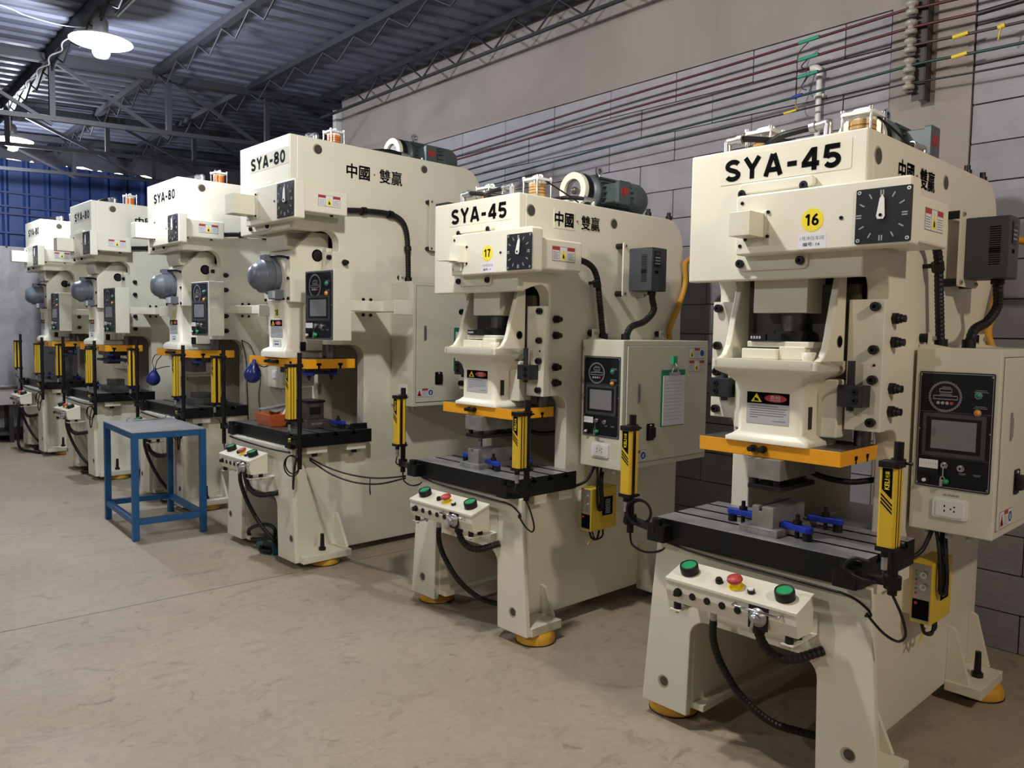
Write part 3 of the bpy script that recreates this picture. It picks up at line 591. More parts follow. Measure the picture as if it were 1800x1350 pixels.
def button_box(R, u0, u1, v0, v1, z0, zf, zr, vent=True):
    fr = F((0, 0, 0), (0, 1, 0), (0, 0, 1))
    b = MB(); lip = .012
    b.poly(fr, [(v0 + .004, zf - lip), (v0 + .004, z0 + .045), (v0 + .018, z0), (v1, z0), (v1, zr - .01)], u0, u1, CREAM)
    b.poly(fr, [(v0, zf - lip), (v0, zf), (v1, zr), (v1, zr - lip)], u0 - .002, u1 + .002, CREAM); bx = b.obj('button_box', R, .002)
    L = math.hypot(v1 - v0, zr - zf); tp = F((0, v0, zf), (1, 0, 0), (0, (v1 - v0) / L, (zr - zf) / L)); y = L * .5
    for u in (u0 + .065, u1 - .07):
        b = MB(); b.lathe(tp, u, y, [(.033, 0), (.034, .026), (.032, .034), (.028, .034), (.028, .029), (0, .029)], RUBBER, 24); b.disc(tp, u, y, .0275, .028, .031, GREEN, 24); b.obj('palm_button', bx, label='green palm button')
    b = MB(); u = u0 + .26; b.disc(tp, u, y - .01, .028, 0, .004, LABY, 20); b.disc(tp, u, y - .01, .016, .004, .022, LABY, 16); b.lathe(tp, u, y - .01, [(.024, .022), (.028, .028), (.026, .036), (.012, .041), (0, .042)], RED, 22); b.obj('emergency_stop', bx, label='red mushroom button')
    b = MB(); b.disc(tp, u - .065, y - .012, .013, 0, .012, RUBBER, 16); b.disc(tp, u - .065, y - .012, .010, .012, .018, RUBBER, 12); b.obj('push_button', bx)
    b = MB(); b.disc(tp, u + .065, y - .02, .013, 0, .012, RUBBER, 16); b.disc(tp, u + .065, y - .02, .010, .012, .017, LABW, 14); b.obj('push_button', bx, label='white push button')
    ff = front(v0 + .004); zc = zf - .045
    b = MB(); u = u0 + .055; b.disc(ff, u, zc, .016, 0, .006, BLACK, 16); b.disc(ff, u, zc, .012, .006, .022, RUBBER, 14); b.rect(ff, u - .014, u - .006, zc - .004, zc + .008, .022, .026, LABG); b.obj('selector_switch', bx)
    for k in range(4): b = MB(); b.disc(ff, u0 + .115 + .0605 * k, zc - .002, .013, 0, .003, BLACK, 16); b.disc(ff, u0 + .115 + .0605 * k, zc - .002, .010, .003, .0034, RUBBER, 14); b.obj('blanking_plug', bx)
    b = MB(); u = u0 + .375; b.rect(ff, u - .036, u + .036, zc - .046, zc + .034, 0, .003, BLACK); b.lathe(ff, u, zc - .004, [(.032, .003), (.032, .007), (.018, .012), (.014, .032), (0, .034)], ALU, 22); b.poly(ff, [(u - .006, zc - .004), (u + .006, zc - .004), (u - .006, zc - .045), (u - .014, zc - .043)], .026, .034, ALU); b.obj('rotary_selector', bx)
    b = MB(); b.tube([(u0 + .29, v0 + .006, zf - .022), (u0 + .29, v0 - .022, zf - .022), (u0 + .46, v0 - .022, zf - .022), (u0 + .46, v0 + .006, zf - .022)], .0045, CHROME, 8, 1); b.obj('guard_rail', bx)
    for u in (u0 + .035, u1 - .035):
        for v in (v0 + .03, v1 - .03): b = MB(); b.disc(top(z0 - .026), u, v, .014, 0, .026, RUBBER, 12); b.disc(top(z0 - .042), u, v, .007, 0, .016, ALU, 6); b.obj('rubber_mount', bx)
        b = MB(); b.poly(side(u), [(v0 + .01, z0 - .03), (v1 + .075, z0 - .03), (v1 + .075, z0 + .05), (v1 + .063, z0 + .05), (v1 + .06, z0 - .026), (v0 + .01, z0 - .026)], -.022, .022, CREAM); b.obj('support_bracket', bx)
def hose(R, pts, r, name='corrugated_hose', m=None): 
    return MB().tube(pts, r, m or RUBBER, 10, 6, 0.12, 0.0075).obj(name, R)
def cable(R, pts, r, name='cable', m=None, sub=6): return MB().tube(pts, r, m or RUBBER, 7, sub).obj(name, R)
def slots_poly(v0, v1, z0, z1, slots, w=.02, dp=.03):
    p = [(v0, z0), (v1, z0), (v1, z1)]
    for s in sorted(slots, reverse=True): p += [(s + w / 2, z1), (s + w / 2, z1 - dp * .55), (s + w, z1 - dp * .55), (s + w, z1 - dp), (s - w, z1 - dp), (s - w, z1 - dp * .55), (s - w / 2, z1 - dp * .55), (s - w / 2, z1)]
    return p + [(v0, z1)]
def base_frame(R, outer, arch, zt, vf, flv, flz, holes, archtop, r, pads, gz, bolts):
    fr = front(vf); (ut, um, ub, zm), (ai, ab) = outer, arch
    pts = [(-ut, zt), (-um, zm), (-ub, flz), (-ab, flz), (-ai, archtop - .09)] + arc(-ai + r, archtop - r, r, 180, 90, 6) + arc(ai - r, archtop - r, r, 90, 0, 6) + [(ai, archtop - .09), (ab, flz), (ub, flz), (um, zm), (ut, zt)]
    b = MB(); b.poly(fr, pts, -.03, 0, CREAM)
    for s in (-1, 1): b.disc(fr, s * holes[0], holes[1], .026, -.002, .0008, mat('hole_rim', (170, 164, 146), 0.5), 20); b.disc(fr, s * holes[0] + .004, holes[1] + .002, .019, .0008, .0012, INNER, 18)
    return b.obj('base_front', R, .004)
def foot(R, sgn, v0, v1, u0, u1, z0, z1, gz, gus, bv, pad_v, pad_r=.1):
    b = MB(); a, c = sorted((sgn * u0, sgn * u1)); b.box(a, c, v0, v1, z0, z1, CREAM); f = b.obj('foot_flange', R, .003)
    for g in gus: b = MB(); b.poly(front(g), [(sgn * u0, z1), (sgn * (u1 - .05), z1), (sgn * (u0 + .035), gz - .01), (sgn * (u0 + .02), gz), (sgn * u0, gz)], -.018, 0, CREAM); b.obj('gusset', f, .002)
    if bv is not None:
        b = MB(); x = sgn * (u1 * .45 + u0 * .55 + .02); t = top(z1); b.disc(t, x, bv, .024, 0, .02, OXIDE, 6); b.disc(t, x, bv, .015, .02, .11, OXIDE, 12, .012); b.obj('anchor_bolt', f)
    x = sgn * ((u0 + u1) / 2); b = MB(); b.lathe(top(0), x, pad_v, [(pad_r, .0), (pad_r, .006), (pad_r * .98, .036), (pad_r * .86, z0), (0, z0)], PADY, 28); b.lathe(top(0), x, pad_v, [(pad_r * 1.02, 0), (pad_r * 1.02, .006), (pad_r, .006)], RUBBER, 28); b.obj('leveling_pad', R)

# ------------------------------------------------------------------ 45 tonne press
def press45(n, x, y, th, label):
    R = empty('press_machine', (x, y, 0), math.atan2(-math.cos(th), -math.sin(th))); tag(R, label, 'press', 'presses in a row along the wall')
    hw, tp = .335, .08
    prof = [(0, 2.23)] + [(0, 1.757), (.05, 1.775)] + arc(.11, 1.715, .075, 90, 0, 6) + [(.185, 1.684), (.185, 1.222), (.25, 1.222)] + arc(.255, 1.157, .065, 90, 0, 6) + [(.32, .737), (-.05, .737), (-.05, .08), (1.32, .08), (1.32, 2.08)] + arc(1.17, 2.08, .15, 0, 90, 8)
    for s in (1, -1):
        b = MB(); fr = side(hw) if s > 0 else sidel(-hw); b.poly(fr, [(s * a, c) for a, c in prof], -tp, 0, CREAM)
        sp = b.obj('side_plate', R, .005)
        for v, r in ((.034, .031), (.67, .029)):
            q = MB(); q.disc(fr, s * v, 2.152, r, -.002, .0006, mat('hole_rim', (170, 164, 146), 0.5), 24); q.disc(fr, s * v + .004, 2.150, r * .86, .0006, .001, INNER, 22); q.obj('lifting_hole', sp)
        for z in (1.619, 1.536, 1.373, 1.292): setbolt(sp, fr, s * .225, z)
    b = MB(); b.box(-hw, hw, -.045, .004, 1.752, 2.23, CREAM); b.obj('head_front', R, .006)
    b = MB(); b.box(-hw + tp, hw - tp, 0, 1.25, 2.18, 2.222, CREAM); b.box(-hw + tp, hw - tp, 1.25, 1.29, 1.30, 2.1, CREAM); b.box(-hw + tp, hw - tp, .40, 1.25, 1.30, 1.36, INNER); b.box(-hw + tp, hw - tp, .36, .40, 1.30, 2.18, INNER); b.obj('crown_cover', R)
    b = MB(); b.box(-hw + tp, hw - tp, -.05, 1.25, .66, .736, CREAM); b.obj('bed', R); b = MB(); b.box(-.255, -.21, -.04, 1.2, .08, .105, CREAM); b.obj('base_strip', R)
    base_frame(R, (.42, .432, .475, .60), (.255, .262), .737, -.08, 0, .058, (.373, .163), .45, .07, 0, 0, 0)
    for s in (-1, 1):
        foot(R, s, -.05, .162, .335, .482, .056, .10, .245, (.15,), None, .05)
        foot(R, s, .955, 1.25, .335, .478, .056, .10, .33, (.965, 1.235), 1.10, 1.17)
    # bolster with T slots
    b = MB(); g = F((0, 0, 0), (0, 1, 0), (0, 0, 1)); b.poly(g, slots_poly(-.115, .335, .738, .832, (.02, .14, .255)), -.405, .405, BLACK)
    b.recolor(lambda nn, p: STEELT if nn.z > .9 and p.z > .82 else None); b.obj('bolster_plate', R, .002)
    for v0, v1 in ((.03, .12), (.21, .31)):
        for s in (-1, 1): b = MB(); b.box(*sorted((s * .335, s * .40)), v0, v1, .69, .738, CREAM); b.obj('table_support', R, .002)
    # slide
    b = MB(); b.loft([(1.161, -.165, .165, -.03, .20, .012), (1.175, -.165, .165, -.03, .20, .012), (1.186, -.145, .145, -.018, .20, .02), (1.20, -.132, .132, -.010, .20, .03), (1.34, -.130, .130, -.010, .20, .03), (1.375, -.138, .138, -.02, .20, .03), (1.405, -.165, .165, -.045, .20, .03), (1.422, -.19, .20, -.072, .20, .012), (1.436, -.197, .207, -.078, .20, .012), (1.466, -.197, .207, -.078, .20, .012)], CREAM); sl = b.obj('slide', R)
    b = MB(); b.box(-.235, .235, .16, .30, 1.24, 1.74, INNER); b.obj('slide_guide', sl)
    for s in (-1, 1): b = MB(); b.box(*sorted((s * .13, s * .205)), .10, .19, 1.19, 1.40, CREAM); b.obj('guide_foot', sl, .006)
    b = MB(); b.box(.128, .134, .035, .06, 1.22, 1.30, OXIDE); b.obj('wedge', sl)
    ck = [(-.078, 1.43), (.135, 1.43), (.135, 1.85), (.10, 1.85), (.092, 1.80), (.03, 1.60)] + [(.018, 1.55), (.005, 1.515), (-.02, 1.48), (-.05, 1.466), (-.078, 1.464)]
    for s in (1, -1):
        b = MB(); fr = side(.207) if s > 0 else sidel(-.197); b.poly(fr, [(s * a, c) for a, c in ck], -.026, 0, CREAM); b.disc(fr, s * .093, 1.535, .022, -.001, .0008, INNER, 20); b.disc(fr, s * .095, 1.535, .018, .0008, .0012, INK, 18); b.obj('slide_cheek', sl, .005)
    warning_card(sl, front(-.010), -.085, .082, 1.230, 1.347)
    b = MB(); b.poly(front(.045), [(-.105, 1.636), (.105, 1.636), (.105, 1.80), (-.105, 1.80)], -.14, 0, CREAM); b.obj('crank_guard', R, .003)
    b = MB(); b.box(-.11, .03, -.02, .10, 1.466, 1.505, CREAM); b.box(.03, .13, -.005, .12, 1.466, 1.515, CREAM); b.box(-.10, .14, .0, .12, 1.51, 1.532, CREAM); b.obj('adjusting_gear', sl, .004)
    b = MB(); b.box(-.085, -.02, -.01, .03, 1.533, 1.558, OXIDE); b.box(-.015, .04, -.01, .03, 1.533, 1.560, OXIDE)
    for k in range(4): b.rect(front(-.0105), -.08 + .011 * k, -.073 + .011 * k, 1.540, 1.550, 0, .0005, LABG)
    b.obj('slide_counter', sl, .002)
    b = MB(); b.disc(top(1.52), .02, .12, .07, 0, .05, OXIDE, 24); b.disc(top(1.57), .02, .12, .045, 0, .10, STEELD, 20); b.obj('adjusting_screw', sl)
    b = MB(); b.lathe(top(1.466), .155, -.03, [(.018, 0), (.026, .03), (.022, .03), (.016, .006), (0, .006)], CREAM, 16); b.obj('oil_cup', sl)
    b = MB(); b.box(-.278, .278, -.02, .285, 1.108, 1.162, PLATEY); b.recolor(lambda nn, p: STEELD if abs(nn.z) > .9 else None); pl = b.obj('slide_plate', R, .002)
    for v in (.105, .20): b = MB(); g = side(.278); b.poly(g, [(v - .005, 1.108), (v + .005, 1.108), (v + .005, 1.122), (v + .011, 1.122), (v + .011, 1.136), (v - .011, 1.136), (v - .011, 1.122), (v - .005, 1.122)], 0, .0008, INK); b.obj('slot_end', pl)
    for u in (-.045, -.005): b = MB(); b.disc(front(-.02), u, 1.138, .014, 0, .012, OXIDE, 10); b.disc(front(-.02), u, 1.138, .010, .012, .035, OXIDE, 8); b.obj('clamp_screw', pl)
    b = MB(); b.box(-.05, .0, -.04, -.028, 1.132, 1.144, OXIDE); b.obj('screw_link', pl)
    # gibs, stops
    for s in (1, -1):
        b = MB(); b.box(*sorted((s * .213, s * .338)), .142, .19, 1.222, 1.684, CREAM); gb = b.obj('gib_block', R, .003)
        for z in (1.658, 1.509, 1.404, 1.255): bolt(gb, front(.142), s * .309, z, .0165, .022)
        bolt(gb, front(.142), s * .31, 1.455, .005, .003, 'set_screw')
        b = MB(); b.box(*sorted((s * .213, s * .302)), .075, .142, 1.308, 1.384, GUN); st = b.obj('stop_block', R, .003)
        for z in (1.362, 1.332): bolt(st, front(.075), s * .275, z, .012, .005)
        b = MB(); b.disc(top(1.384), s * .25, .10, .013, -.09, .085, GUN, 14); b.obj('stop_rod', st)
        b = MB(); b.disc(top(1.155), s * .24, .24, .03, 0, .07, STEELD, 14); b.obj('guide_end', R)
    # head front furniture
    b = MB(); b.poly(front(-.045), rrect(-.125, .15, 1.785, 2.085, .02), -.001, .012, CREAM); b.poly(front(-.045), rrect(-.115, .165, 2.060, 2.098, .015), 0, .022, CREAM); b.obj('crank_cover', R, .004)
    for u, z in ((-.104, 2.062), (.13, 2.066), (-.105, 1.812), (.126, 1.812)): bolt(R, front(-.057), u, z, .015, .014)
    dial_box(R, -.046, -.092, .505, 1.836, 2.046, .338, .170, 1.846, .492, .245, 1.852, 2.0, 3 if n == 16 else 10, n)
    fr = front(-.12)
    for u, z in ((-.068, 2.018), (-.072, 1.868), (.29, 1.935)): bolt(R, fr, u, z, .0065, .003, 'cover_screw')
    b = MB(); b.rect(fr, -.062, .028, 1.885, 1.985, 0, .002, CREAM)
    if n == 16: b.box(-.062, .018, -.215, -.122, 1.893, 1.975, CREAM)
    else: b.box(-.055, .02, -.165, -.122, 1.90, 1.985, CREAM); b.poly(F((0, 0, 1.905), (1, 0, 0), (0, 1, 0)), [(-.08, -.235), (.0, -.225), (.02, -.122), (-.055, -.122)], 0, .002, CREAM); b.rect(front(-.135), -.055, .01, 1.858, 1.903, 0, .002, CREAM)
    sb = b.obj('sensor_bracket', R, .002)
    for u, z in ((-.05, 1.89), (.034, 1.978), (.034, 1.895)): bolt(sb, fr, u, z, .006, .006, 'bracket_screw')
    b = MB(); b.disc(fr, .193, 1.937, .038, 0, .0008, LABY, 32); b.block_text(fr, str(n), .170, .216, 1.919, 1.957, .0008, .0012, INK, .2); b.obj('number_sticker', R, label='yellow round sticker with a black number')
    b = MB(); b.rect(fr, .145, .243, 1.842, 1.893, 0, .0006, PAPER); b.text(fr, '1号冲压车间', .153, .235, 1.870, 1.884, .0008, INKG); b.text(fr, '编号: %d' % n, .163, .222, 1.851, 1.864, .0008, INK, .01); b.obj('paper_label', R)
    lettering(R, front(-.045), 'SYA-45', -.188, .248, 2.117, 2.193, .035)
    brand(R, side(hw), .205, .55, 2.095, 2.168)
    # top: oil reservoirs, pipes, motor
    oil_tank(R, .205, .205, 2.23, AMBER); oil_tank(R, -.175, .21, 2.23, AMBER)
    elbow(R, (-.27, .10, 2.30), (0, 0, -1), (1, 0, .05)); elbow(R, (.13, .10, 2.305), (0, 0, -1), (-1, 0, -.1)); elbow(R, (.29, .55, 2.265), (0, 0, -1), (-.3, -1, .1), .013)
    cable(R, [(-.21, .10, 2.305), (-.1, .16, 2.29), (.02, .3, 2.27), (.1, .5, 2.26)], .012); cable(R, [(.07, .10, 2.30), (-.05, .09, 2.285), (-.15, .16, 2.27)], .012)
    cable(R, [(.28, .49, 2.27), (.2, .42, 2.275), (.05, .4, 2.265)], .011); cable(R, [(.24, .21, 2.34), (.28, .30, 2.29), (.30, .42, 2.24)], .004)
    motor(R, 0, .80, 1.28, 2.375, .106, 0)
    for u, v in ((.30, 1.02), (.30, 1.22)): b = MB(); b.disc(top(2.225), u, v, .018, 0, .03, OXIDE, 12); b.disc(top(2.255), u, v, .012, 0, .02, OXIDE, 12); b.obj('vent_plug', R)
    # side: inverter, conduit, cabinet
    inverter(R, hw, .742, .888, 1.785, 2.018, .392, .545)
    hose(R, [(.385, .26, 1.925), (.385, .36, 1.925), (.385, .44, 1.90), (.385, .485, 1.84), (.385, .51, 1.72), (.387, .545, 1.52)], .017, 'cable_conduit')
    for p, q in (((.385, .475, 1.83), (.385, .49, 1.80)), ((.385, .32, 1.925), (.385, .345, 1.925))): b = MB(); b.tube([p, q], .022, RUBBER, 12); b.bar((hw, p[1] + .008, p[2] - .012), (.385, p[1] + .008, p[2] - .012), .02, .015, RUBBER); b.obj('conduit_clip', R)
    hose(R, [(.49, .82, 1.79), (.49, .83, 1.74), (.485, .85, 1.68), (.47, .79, 1.62), (.455, .69, 1.585), (.45, .655, 1.52)], .019, 'cable_conduit')
    for p in ((.387, .546, 1.515), (.45, .655, 1.515), (.49, .82, 1.765)): b = MB(); b.tube([p, (p[0], p[1], p[2] + .035)], .024, RUBBER, 12); b.obj('conduit_gland', R)
    cable(R, [(.37, 1.30, 1.98), (.36, 1.325, 1.88), (.362, 1.30, 1.80), (.365, 1.23, 1.68), (.37, 1.16, 1.58), (.40, 1.13, 1.51)], .017, 'supply_cable', ORANGEC)
    cable(R, [(.37, 1.30, 1.98), (.37, 1.37, 2.01), (.42, 1.42, 1.99), (.7, 1.46, 1.93), (.95, 1.47, 1.9)], .017, 'supply_cable', ORANGEC)
    cabinet(R, .348, .625, .425, 1.185, .850, 1.518, [(.99, 1.14, 1.420, 1.478, 2), (.99, 1.14, 1.348, 1.408, 0), (.475, .625, .885, .945, 1)], (.55, 1.193, 1.294), (.655, 1.035))
    control_panel(R, front(.425).at(.364, 1.012), .246, .42)
    b = MB(); b.text(front(.424), '电源插座', .462, .515, .986, .993, .0005, INKG); b.obj('socket_caption', R)
    socket(R, front(.425), .430, .545, .905, .978)
    b = MB(); b.box(.335, .35, .5, 1.1, 1.1, 1.3, CREAM); b.obj('cabinet_mount', R)
    # light curtains, button box
    curtain(R, .480, -.205, .902, 1.178, .506, -.128, .752, 1.232, (.37, -.155, .792), -1); curtain(R, -.553, -.165, .894, 1.182, -.545, -.098, .738, 1.222, (-.37, -.155, .792), 1)
    button_box(R, -.245, .265, -.265, -.145, .567, .657, .698)
    b = MB(); b.tube([(-.085, -.19, .568), (-.085, -.19, .515)], .013, ALU, 10); b.obj('hose_gland', R)
    hose(R, [(-.085, -.19, .52), (-.083, -.19, .45), (-.06, -.17, .36), (0, -.12, .24), (.08, -.05, .155), (.16, .03, .12), (.25, .1, .1)], .015)
    hose(R, [(.105, -.21, .565), (.108, -.21, .53), (.125, -.20, .49), (.165, -.18, .46), (.215, -.15, .462), (.276, -.082, .49)], .0175)
    b = MB(); b.tube([(.105, -.21, .572), (.106, -.21, .535)], .022, RUBBER, 12); b.obj('hose_gland', R)
    # yellow curtain controller on the side, with its cables
    b = MB(); b.box(.372, .446, .411, .617, .50, .728, BOXY); cb = b.obj('curtain_controller', R, .003)
    g = front(.411); b = MB(); b.rect(g, .378, .440, .508, .722, 0, .001, ALU); b.rect(g, .380, .438, .515, .590, .001, .0014, INK); b.disc(g, .392, .575, .006, .0014, .003, RED, 10)
    for k, mm in enumerate((RED, GREEN, RED, RED, GREEN, RED)): b.disc(g, .390, .612 + k * .017, .004, .001, .003, mm, 8)
    for z in (.640, .685): b.disc(g, .418, z, .012, .001, .012, CHROME, 14); b.disc(g, .418, z, .006, .012, .016, ALU, 8)
    b.obj('controller_face', cb)
    g = side(.446); b = MB(); b.rect(g, .50, .585, .575, .675, 0, .001, INK)
    for k in range(9): b.rect(g, .525, .565, .585 + k * .009, .589 + k * .009, .001, .0013, LABG)
    b.obj('spec_label', cb); b = MB(); b.box(.335, .372, .43, .60, .52, .70, CREAM); b.obj('controller_mount', cb)
    for du in (0, .012): cable(R, [(.44 + du, .50, .845), (.45 + du, .475, .80), (.46 + du, .462, .74), (.462 + du, .470, .66), (.455 + du, .465, .62)], .008, 'coiled_cable'); 
    cable(R, [(.462, .455, .76), (.474, .47, .69), (.472, .475, .625), (.462, .45, .62), (.46, .44, .69), (.45, .45, .78), (.43, .47, .85)], .007, 'coiled_cable')
    cable(R, [(.40, .45, .50), (.41, .46, .455), (.43, .48, .45), (.43, .50, .50)], .006, 'coiled_cable'); cable(R, [(.39, .48, .50), (.40, .50, .44), (.425, .53, .455), (.42, .54, .50)], .005, 'coiled_cable')
    cable(R, [(.41, .47, .47), (.405, .455, .44), (.40, .44, .42)], .004, 'earth_wire', TAPEY)
    cable(R, [(.36, .30, .72), (.37, .36, .74), (.40, .42, .77), (.42, .46, .845)], .008)
    cable(R, [(.506, -.128, .755), (.535, -.12, .69), (.545, -.11, .63), (.52, -.10, .60), (.475, -.095, .61), (.43, -.092, .645), (.415, -.09, .66)], .0045); cable(R, [(.33, -.105, .712), (.38, -.10, .70), (.42, -.095, .675), (.43, -.09, .655), (.41, -.085, .648)], .0045)
    cable(R, [(-.545, -.098, .74), (-.53, -.10, .69), (-.47, -.09, .67), (-.40, -.08, .69), (-.36, -.07, .735)], .0045)
    cable(R, [(-.36, -.10, .735), (-.2, -.12, .728), (.1, -.122, .722), (.33, -.11, .712)], .005)
    if n == 16:
        for k in range(3): b = MB(); b.ring(F((-.475, -.12, .84), (1, .2, 0), (0, 0, 1)), 0, 0, .040 + .004 * k, .048 + .004 * k, k * .008, k * .008 + .007, RUBBER, 26); b.obj('coiled_cable', R)
        cable(R, [(.46, -.20, .86), (.42, -.22, .865), (.39, -.21, .83), (.42, -.19, .80), (.47, -.17, .79)], .006)
    return R

# ------------------------------------------------------------------ 80 tonne press
def press80(x, y, th, label):
    R = empty('press_machine', (x, y, 0), math.atan2(-math.cos(th), -math.sin(th))); tag(R, label, 'press', 'presses in a row along the wall')
    hw, tp = .36, .09
    prof = [(0, 2.79), (0, 2.195), (.16, 2.195)] + arc(.225, 2.12, .085, 90, 0, 6) + [(.31, 2.07), (.275, 2.07), (.275, 1.443), (.40, 1.443)] + arc(.42, 1.353, .09, 90, 0, 7) + [(.51, .78), (-.065, .78), (-.065, .045), (1.57, .045), (1.57, 2.61)] + arc(1.39, 2.61, .18, 0, 90, 8)
    for s in (1, -1):
        b = MB(); fr = side(hw) if s > 0 else sidel(-hw); b.poly(fr, [(s * a, c) for a, c in prof], -tp, 0, CREAM); sp = b.obj('side_plate', R, .006)
        for v, r in ((.148, .034), (1.014, .03)):
            q = MB(); q.disc(fr, s * v, 2.722, r, -.002, .0006, mat('hole_rim', (170, 164, 146), 0.5), 24); q.disc(fr, s * v + .004, 2.72, r * .86, .0006, .001, INNER, 22); q.obj('lifting_hole', sp)
        for z in (2.0, 1.873, 1.648, 1.519): setbolt(sp, fr, s * .35, z)
        for v in (.50, .56):
            for z in (1.758, 1.651): bolt(sp, fr, s * v, z, .011, .01)
    b = MB(); b.box(-hw, hw, -.05, .004, 2.19, 2.79, CREAM); b.obj('head_front', R, .006)
    b = MB(); b.box(-hw + tp, hw - tp, 0, 1.45, 2.73, 2.78, CREAM); b.box(-hw + tp, hw - tp, 1.45, 1.5, 1.5, 2.6, CREAM); b.box(-hw + tp, hw - tp, .55, 1.45, 1.46, 1.54, INNER); b.box(-hw + tp, hw - tp, .5, .55, 1.46, 2.73, INNER); b.obj('crown_cover', R)
    b = MB(); b.box(-hw + tp, hw - tp, -.06, 1.5, .69, .779, CREAM); b.obj('bed', R); b = MB(); b.box(-.27, -.225, -.06, 1.4, .045, .075, CREAM); b.obj('base_strip', R)
    base_frame(R, (.465, .472, .512, .62), (.265, .275), .78, -.095, 0, .045, (.455, .198), .44, .07, 0, 0, 0)
    for s in (-1, 1):
        foot(R, s, -.065, .287, .36, .565, .045, .09, .30, (.278,), .12, .14)
        foot(R, s, 1.20, 1.52, .36, .54, .045, .09, .36, (1.22, 1.50), 1.36, 1.40)
    b = MB(); g = F((0, 0, 0), (0, 1, 0), (0, 0, 1)); b.poly(g, slots_poly(-.055, .50, .782, .872, (.09, .22, .36)), -.475, .475, BLACK); b.recolor(lambda nn, p: STEELD if nn.z > .9 and p.z > .86 else None); b.obj('bolster_plate', R, .003)
    for v0, v1 in ((.02, .17), (.32, .47)):
        for s in (-1, 1):
            b = MB(); b.box(*sorted((s * .36, s * .45)), v0, v1, .735, .782, CREAM); ts = b.obj('table_support', R, .002)
            b = MB(); b.disc(top(.71), s * .415, (v0 + v1) / 2, .02, 0, .025, OXIDE, 8); b.obj('support_bolt', ts)
    # slide
    b = MB(); b.loft([(1.353, -.175, .175, .005, .30, .012), (1.385, -.175, .175, .005, .30, .012), (1.405, -.165, .165, .015, .30, .02), (1.42, -.135, .135, .0415, .30, .03), (1.69, -.13, .13, .0425, .30, .03), (1.74, -.15, .15, .03, .30, .03)], CREAM); sl = b.obj('slide', R)
    b = MB(); g = side(.19); b.poly(g, [(.043, 1.727), (.043, 2.04), (.20, 2.205), (.33, 2.205), (.33, 1.727)], -.38, 0, CREAM); hb = b.obj('slide_housing', sl, .005)
    b = MB(); b.disc(side(.19), .243, 2.049, .042, -.001, .0008, INK, 22); b.disc(side(.19), .247, 2.047, .034, .0008, .0014, OXIDE, 20); b.obj('access_hole', hb)
    for z in (2.02, 1.885, 1.75): bolt(hb, front(.043), .165, z, .011, .01)
    for u in (-.16, 0, .1): bolt(hb, front(.043), u, 1.745, .011, .01)
    b = MB(); b.box(-.25, .25, .28, .40, 1.44, 2.1, CREAM); b.box(.135, .20, .16, .28, 1.40, 1.73, CREAM); b.box(-.20, -.135, .16, .28, 1.40, 1.73, CREAM); b.obj('slide_guide', sl, .004)
    b = MB(); b.box(.176, .184, .12, .16, 1.40, 1.46, OXIDE); b.obj('wedge', sl)
    warning_card(sl, front(.0405), -.09, .08, 1.490, 1.607)
    b = MB(); b.rect(front(.0398), -.06, .055, 1.42, 1.478, 0, .0006, PAPER); b.rect(front(.0398), -.04, .035, 1.458, 1.463, .0006, .0008, INKG); b.rect(front(.0398), -.03, .03, 1.436, 1.446, .0006, .0008, INKG); b.obj('paper_label', sl)
    b = MB(); b.poly(front(.041), rrect(-.04, .035, 1.625, 1.69, .008), 0, .0008, mat('faded_sticker', (206, 198, 122), 0.5)); st = b.obj('number_sticker', sl)
    b = MB(); b.block_text(front(.041), '18', -.022, .018, 1.636, 1.678, .0008, .0012, INK, .2); b.obj('number_print', st) if label.find('eighteen') >= 0 else None
    b = MB(); g = front(.045); b.lathe(g, -.03, 1.90, [(.108, 0), (.108, .03)], GEARG, 30); b.lathe(g, -.03, 1.90, [(.122, .03), (.122, .05)], GEARG, 30); b.lathe(g, -.03, 1.90, [(.112, .05), (.112, .105)], GEARG, 30); b.lathe(g, -.03, 1.90, [(.112, .105), (.098, .12), (.086, .15), (.062, .172), (.03, .18), (0, .181)], GEARG, 30); gm = b.obj('slide_motor', sl)
    b = MB(); b.box(-.045, .02, -.06, .03, 2.0, 2.045, GEARG); b.obj('terminal_box', gm, .004); b = MB(); b.tube([(0, -.02, 2.03), (.05, 0, 2.035), (.12, .03, 2.03), (.16, .045, 2.02)], .008, RUBBER, 6); b.obj('motor_cable', gm)
    b = MB(); b.rect(side(.077), -.055, -.02, 1.89, 1.925, .0, .001, LABG); b.obj('rating_plate', gm)
    b = MB(); b.box(.0, .10, -.02, .043, 1.745, 1.81, GEARG); b.box(.03, .10, -.04, -.02, 1.75, 1.80, mat('counter_face', (170, 178, 186), .4)); b.obj('slide_counter', sl, .003)
    b = MB(); b.poly(front(.05), [(-.13, 2.10), (.13, 2.10), (.13, 2.3), (-.13, 2.3)], -.16, 0, CREAM); b.poly(side(.13), [(.03, 2.2), (.03, 2.14), (.05, 2.08), (.2, 2.08), (.2, 2.2)], -.26, 0, CREAM); b.obj('crank_guard', R, .003)
    b = MB(); b.box(-.42, .42, .038, .40, 1.288, 1.352, PLATEY); b.recolor(lambda nn, p: STEELD if abs(nn.z) > .9 else None); pl = b.obj('slide_plate', R, .002)
    for v in (.125, .285): b = MB(); g = side(.42); b.poly(g, [(v - .008, 1.288), (v + .008, 1.288), (v + .008, 1.308), (v + .018, 1.308), (v + .018, 1.325), (v - .018, 1.325), (v - .018, 1.308), (v - .008, 1.308)], 0, .0008, INK); b.obj('slot_end', pl)
    for u in (-.10, .02): b = MB(); b.disc(front(.038), u, 1.322, .014, 0, .012, OXIDE, 10); b.disc(front(.038), u, 1.322, .010, .012, .04, OXIDE, 8); b.obj('clamp_screw', pl)
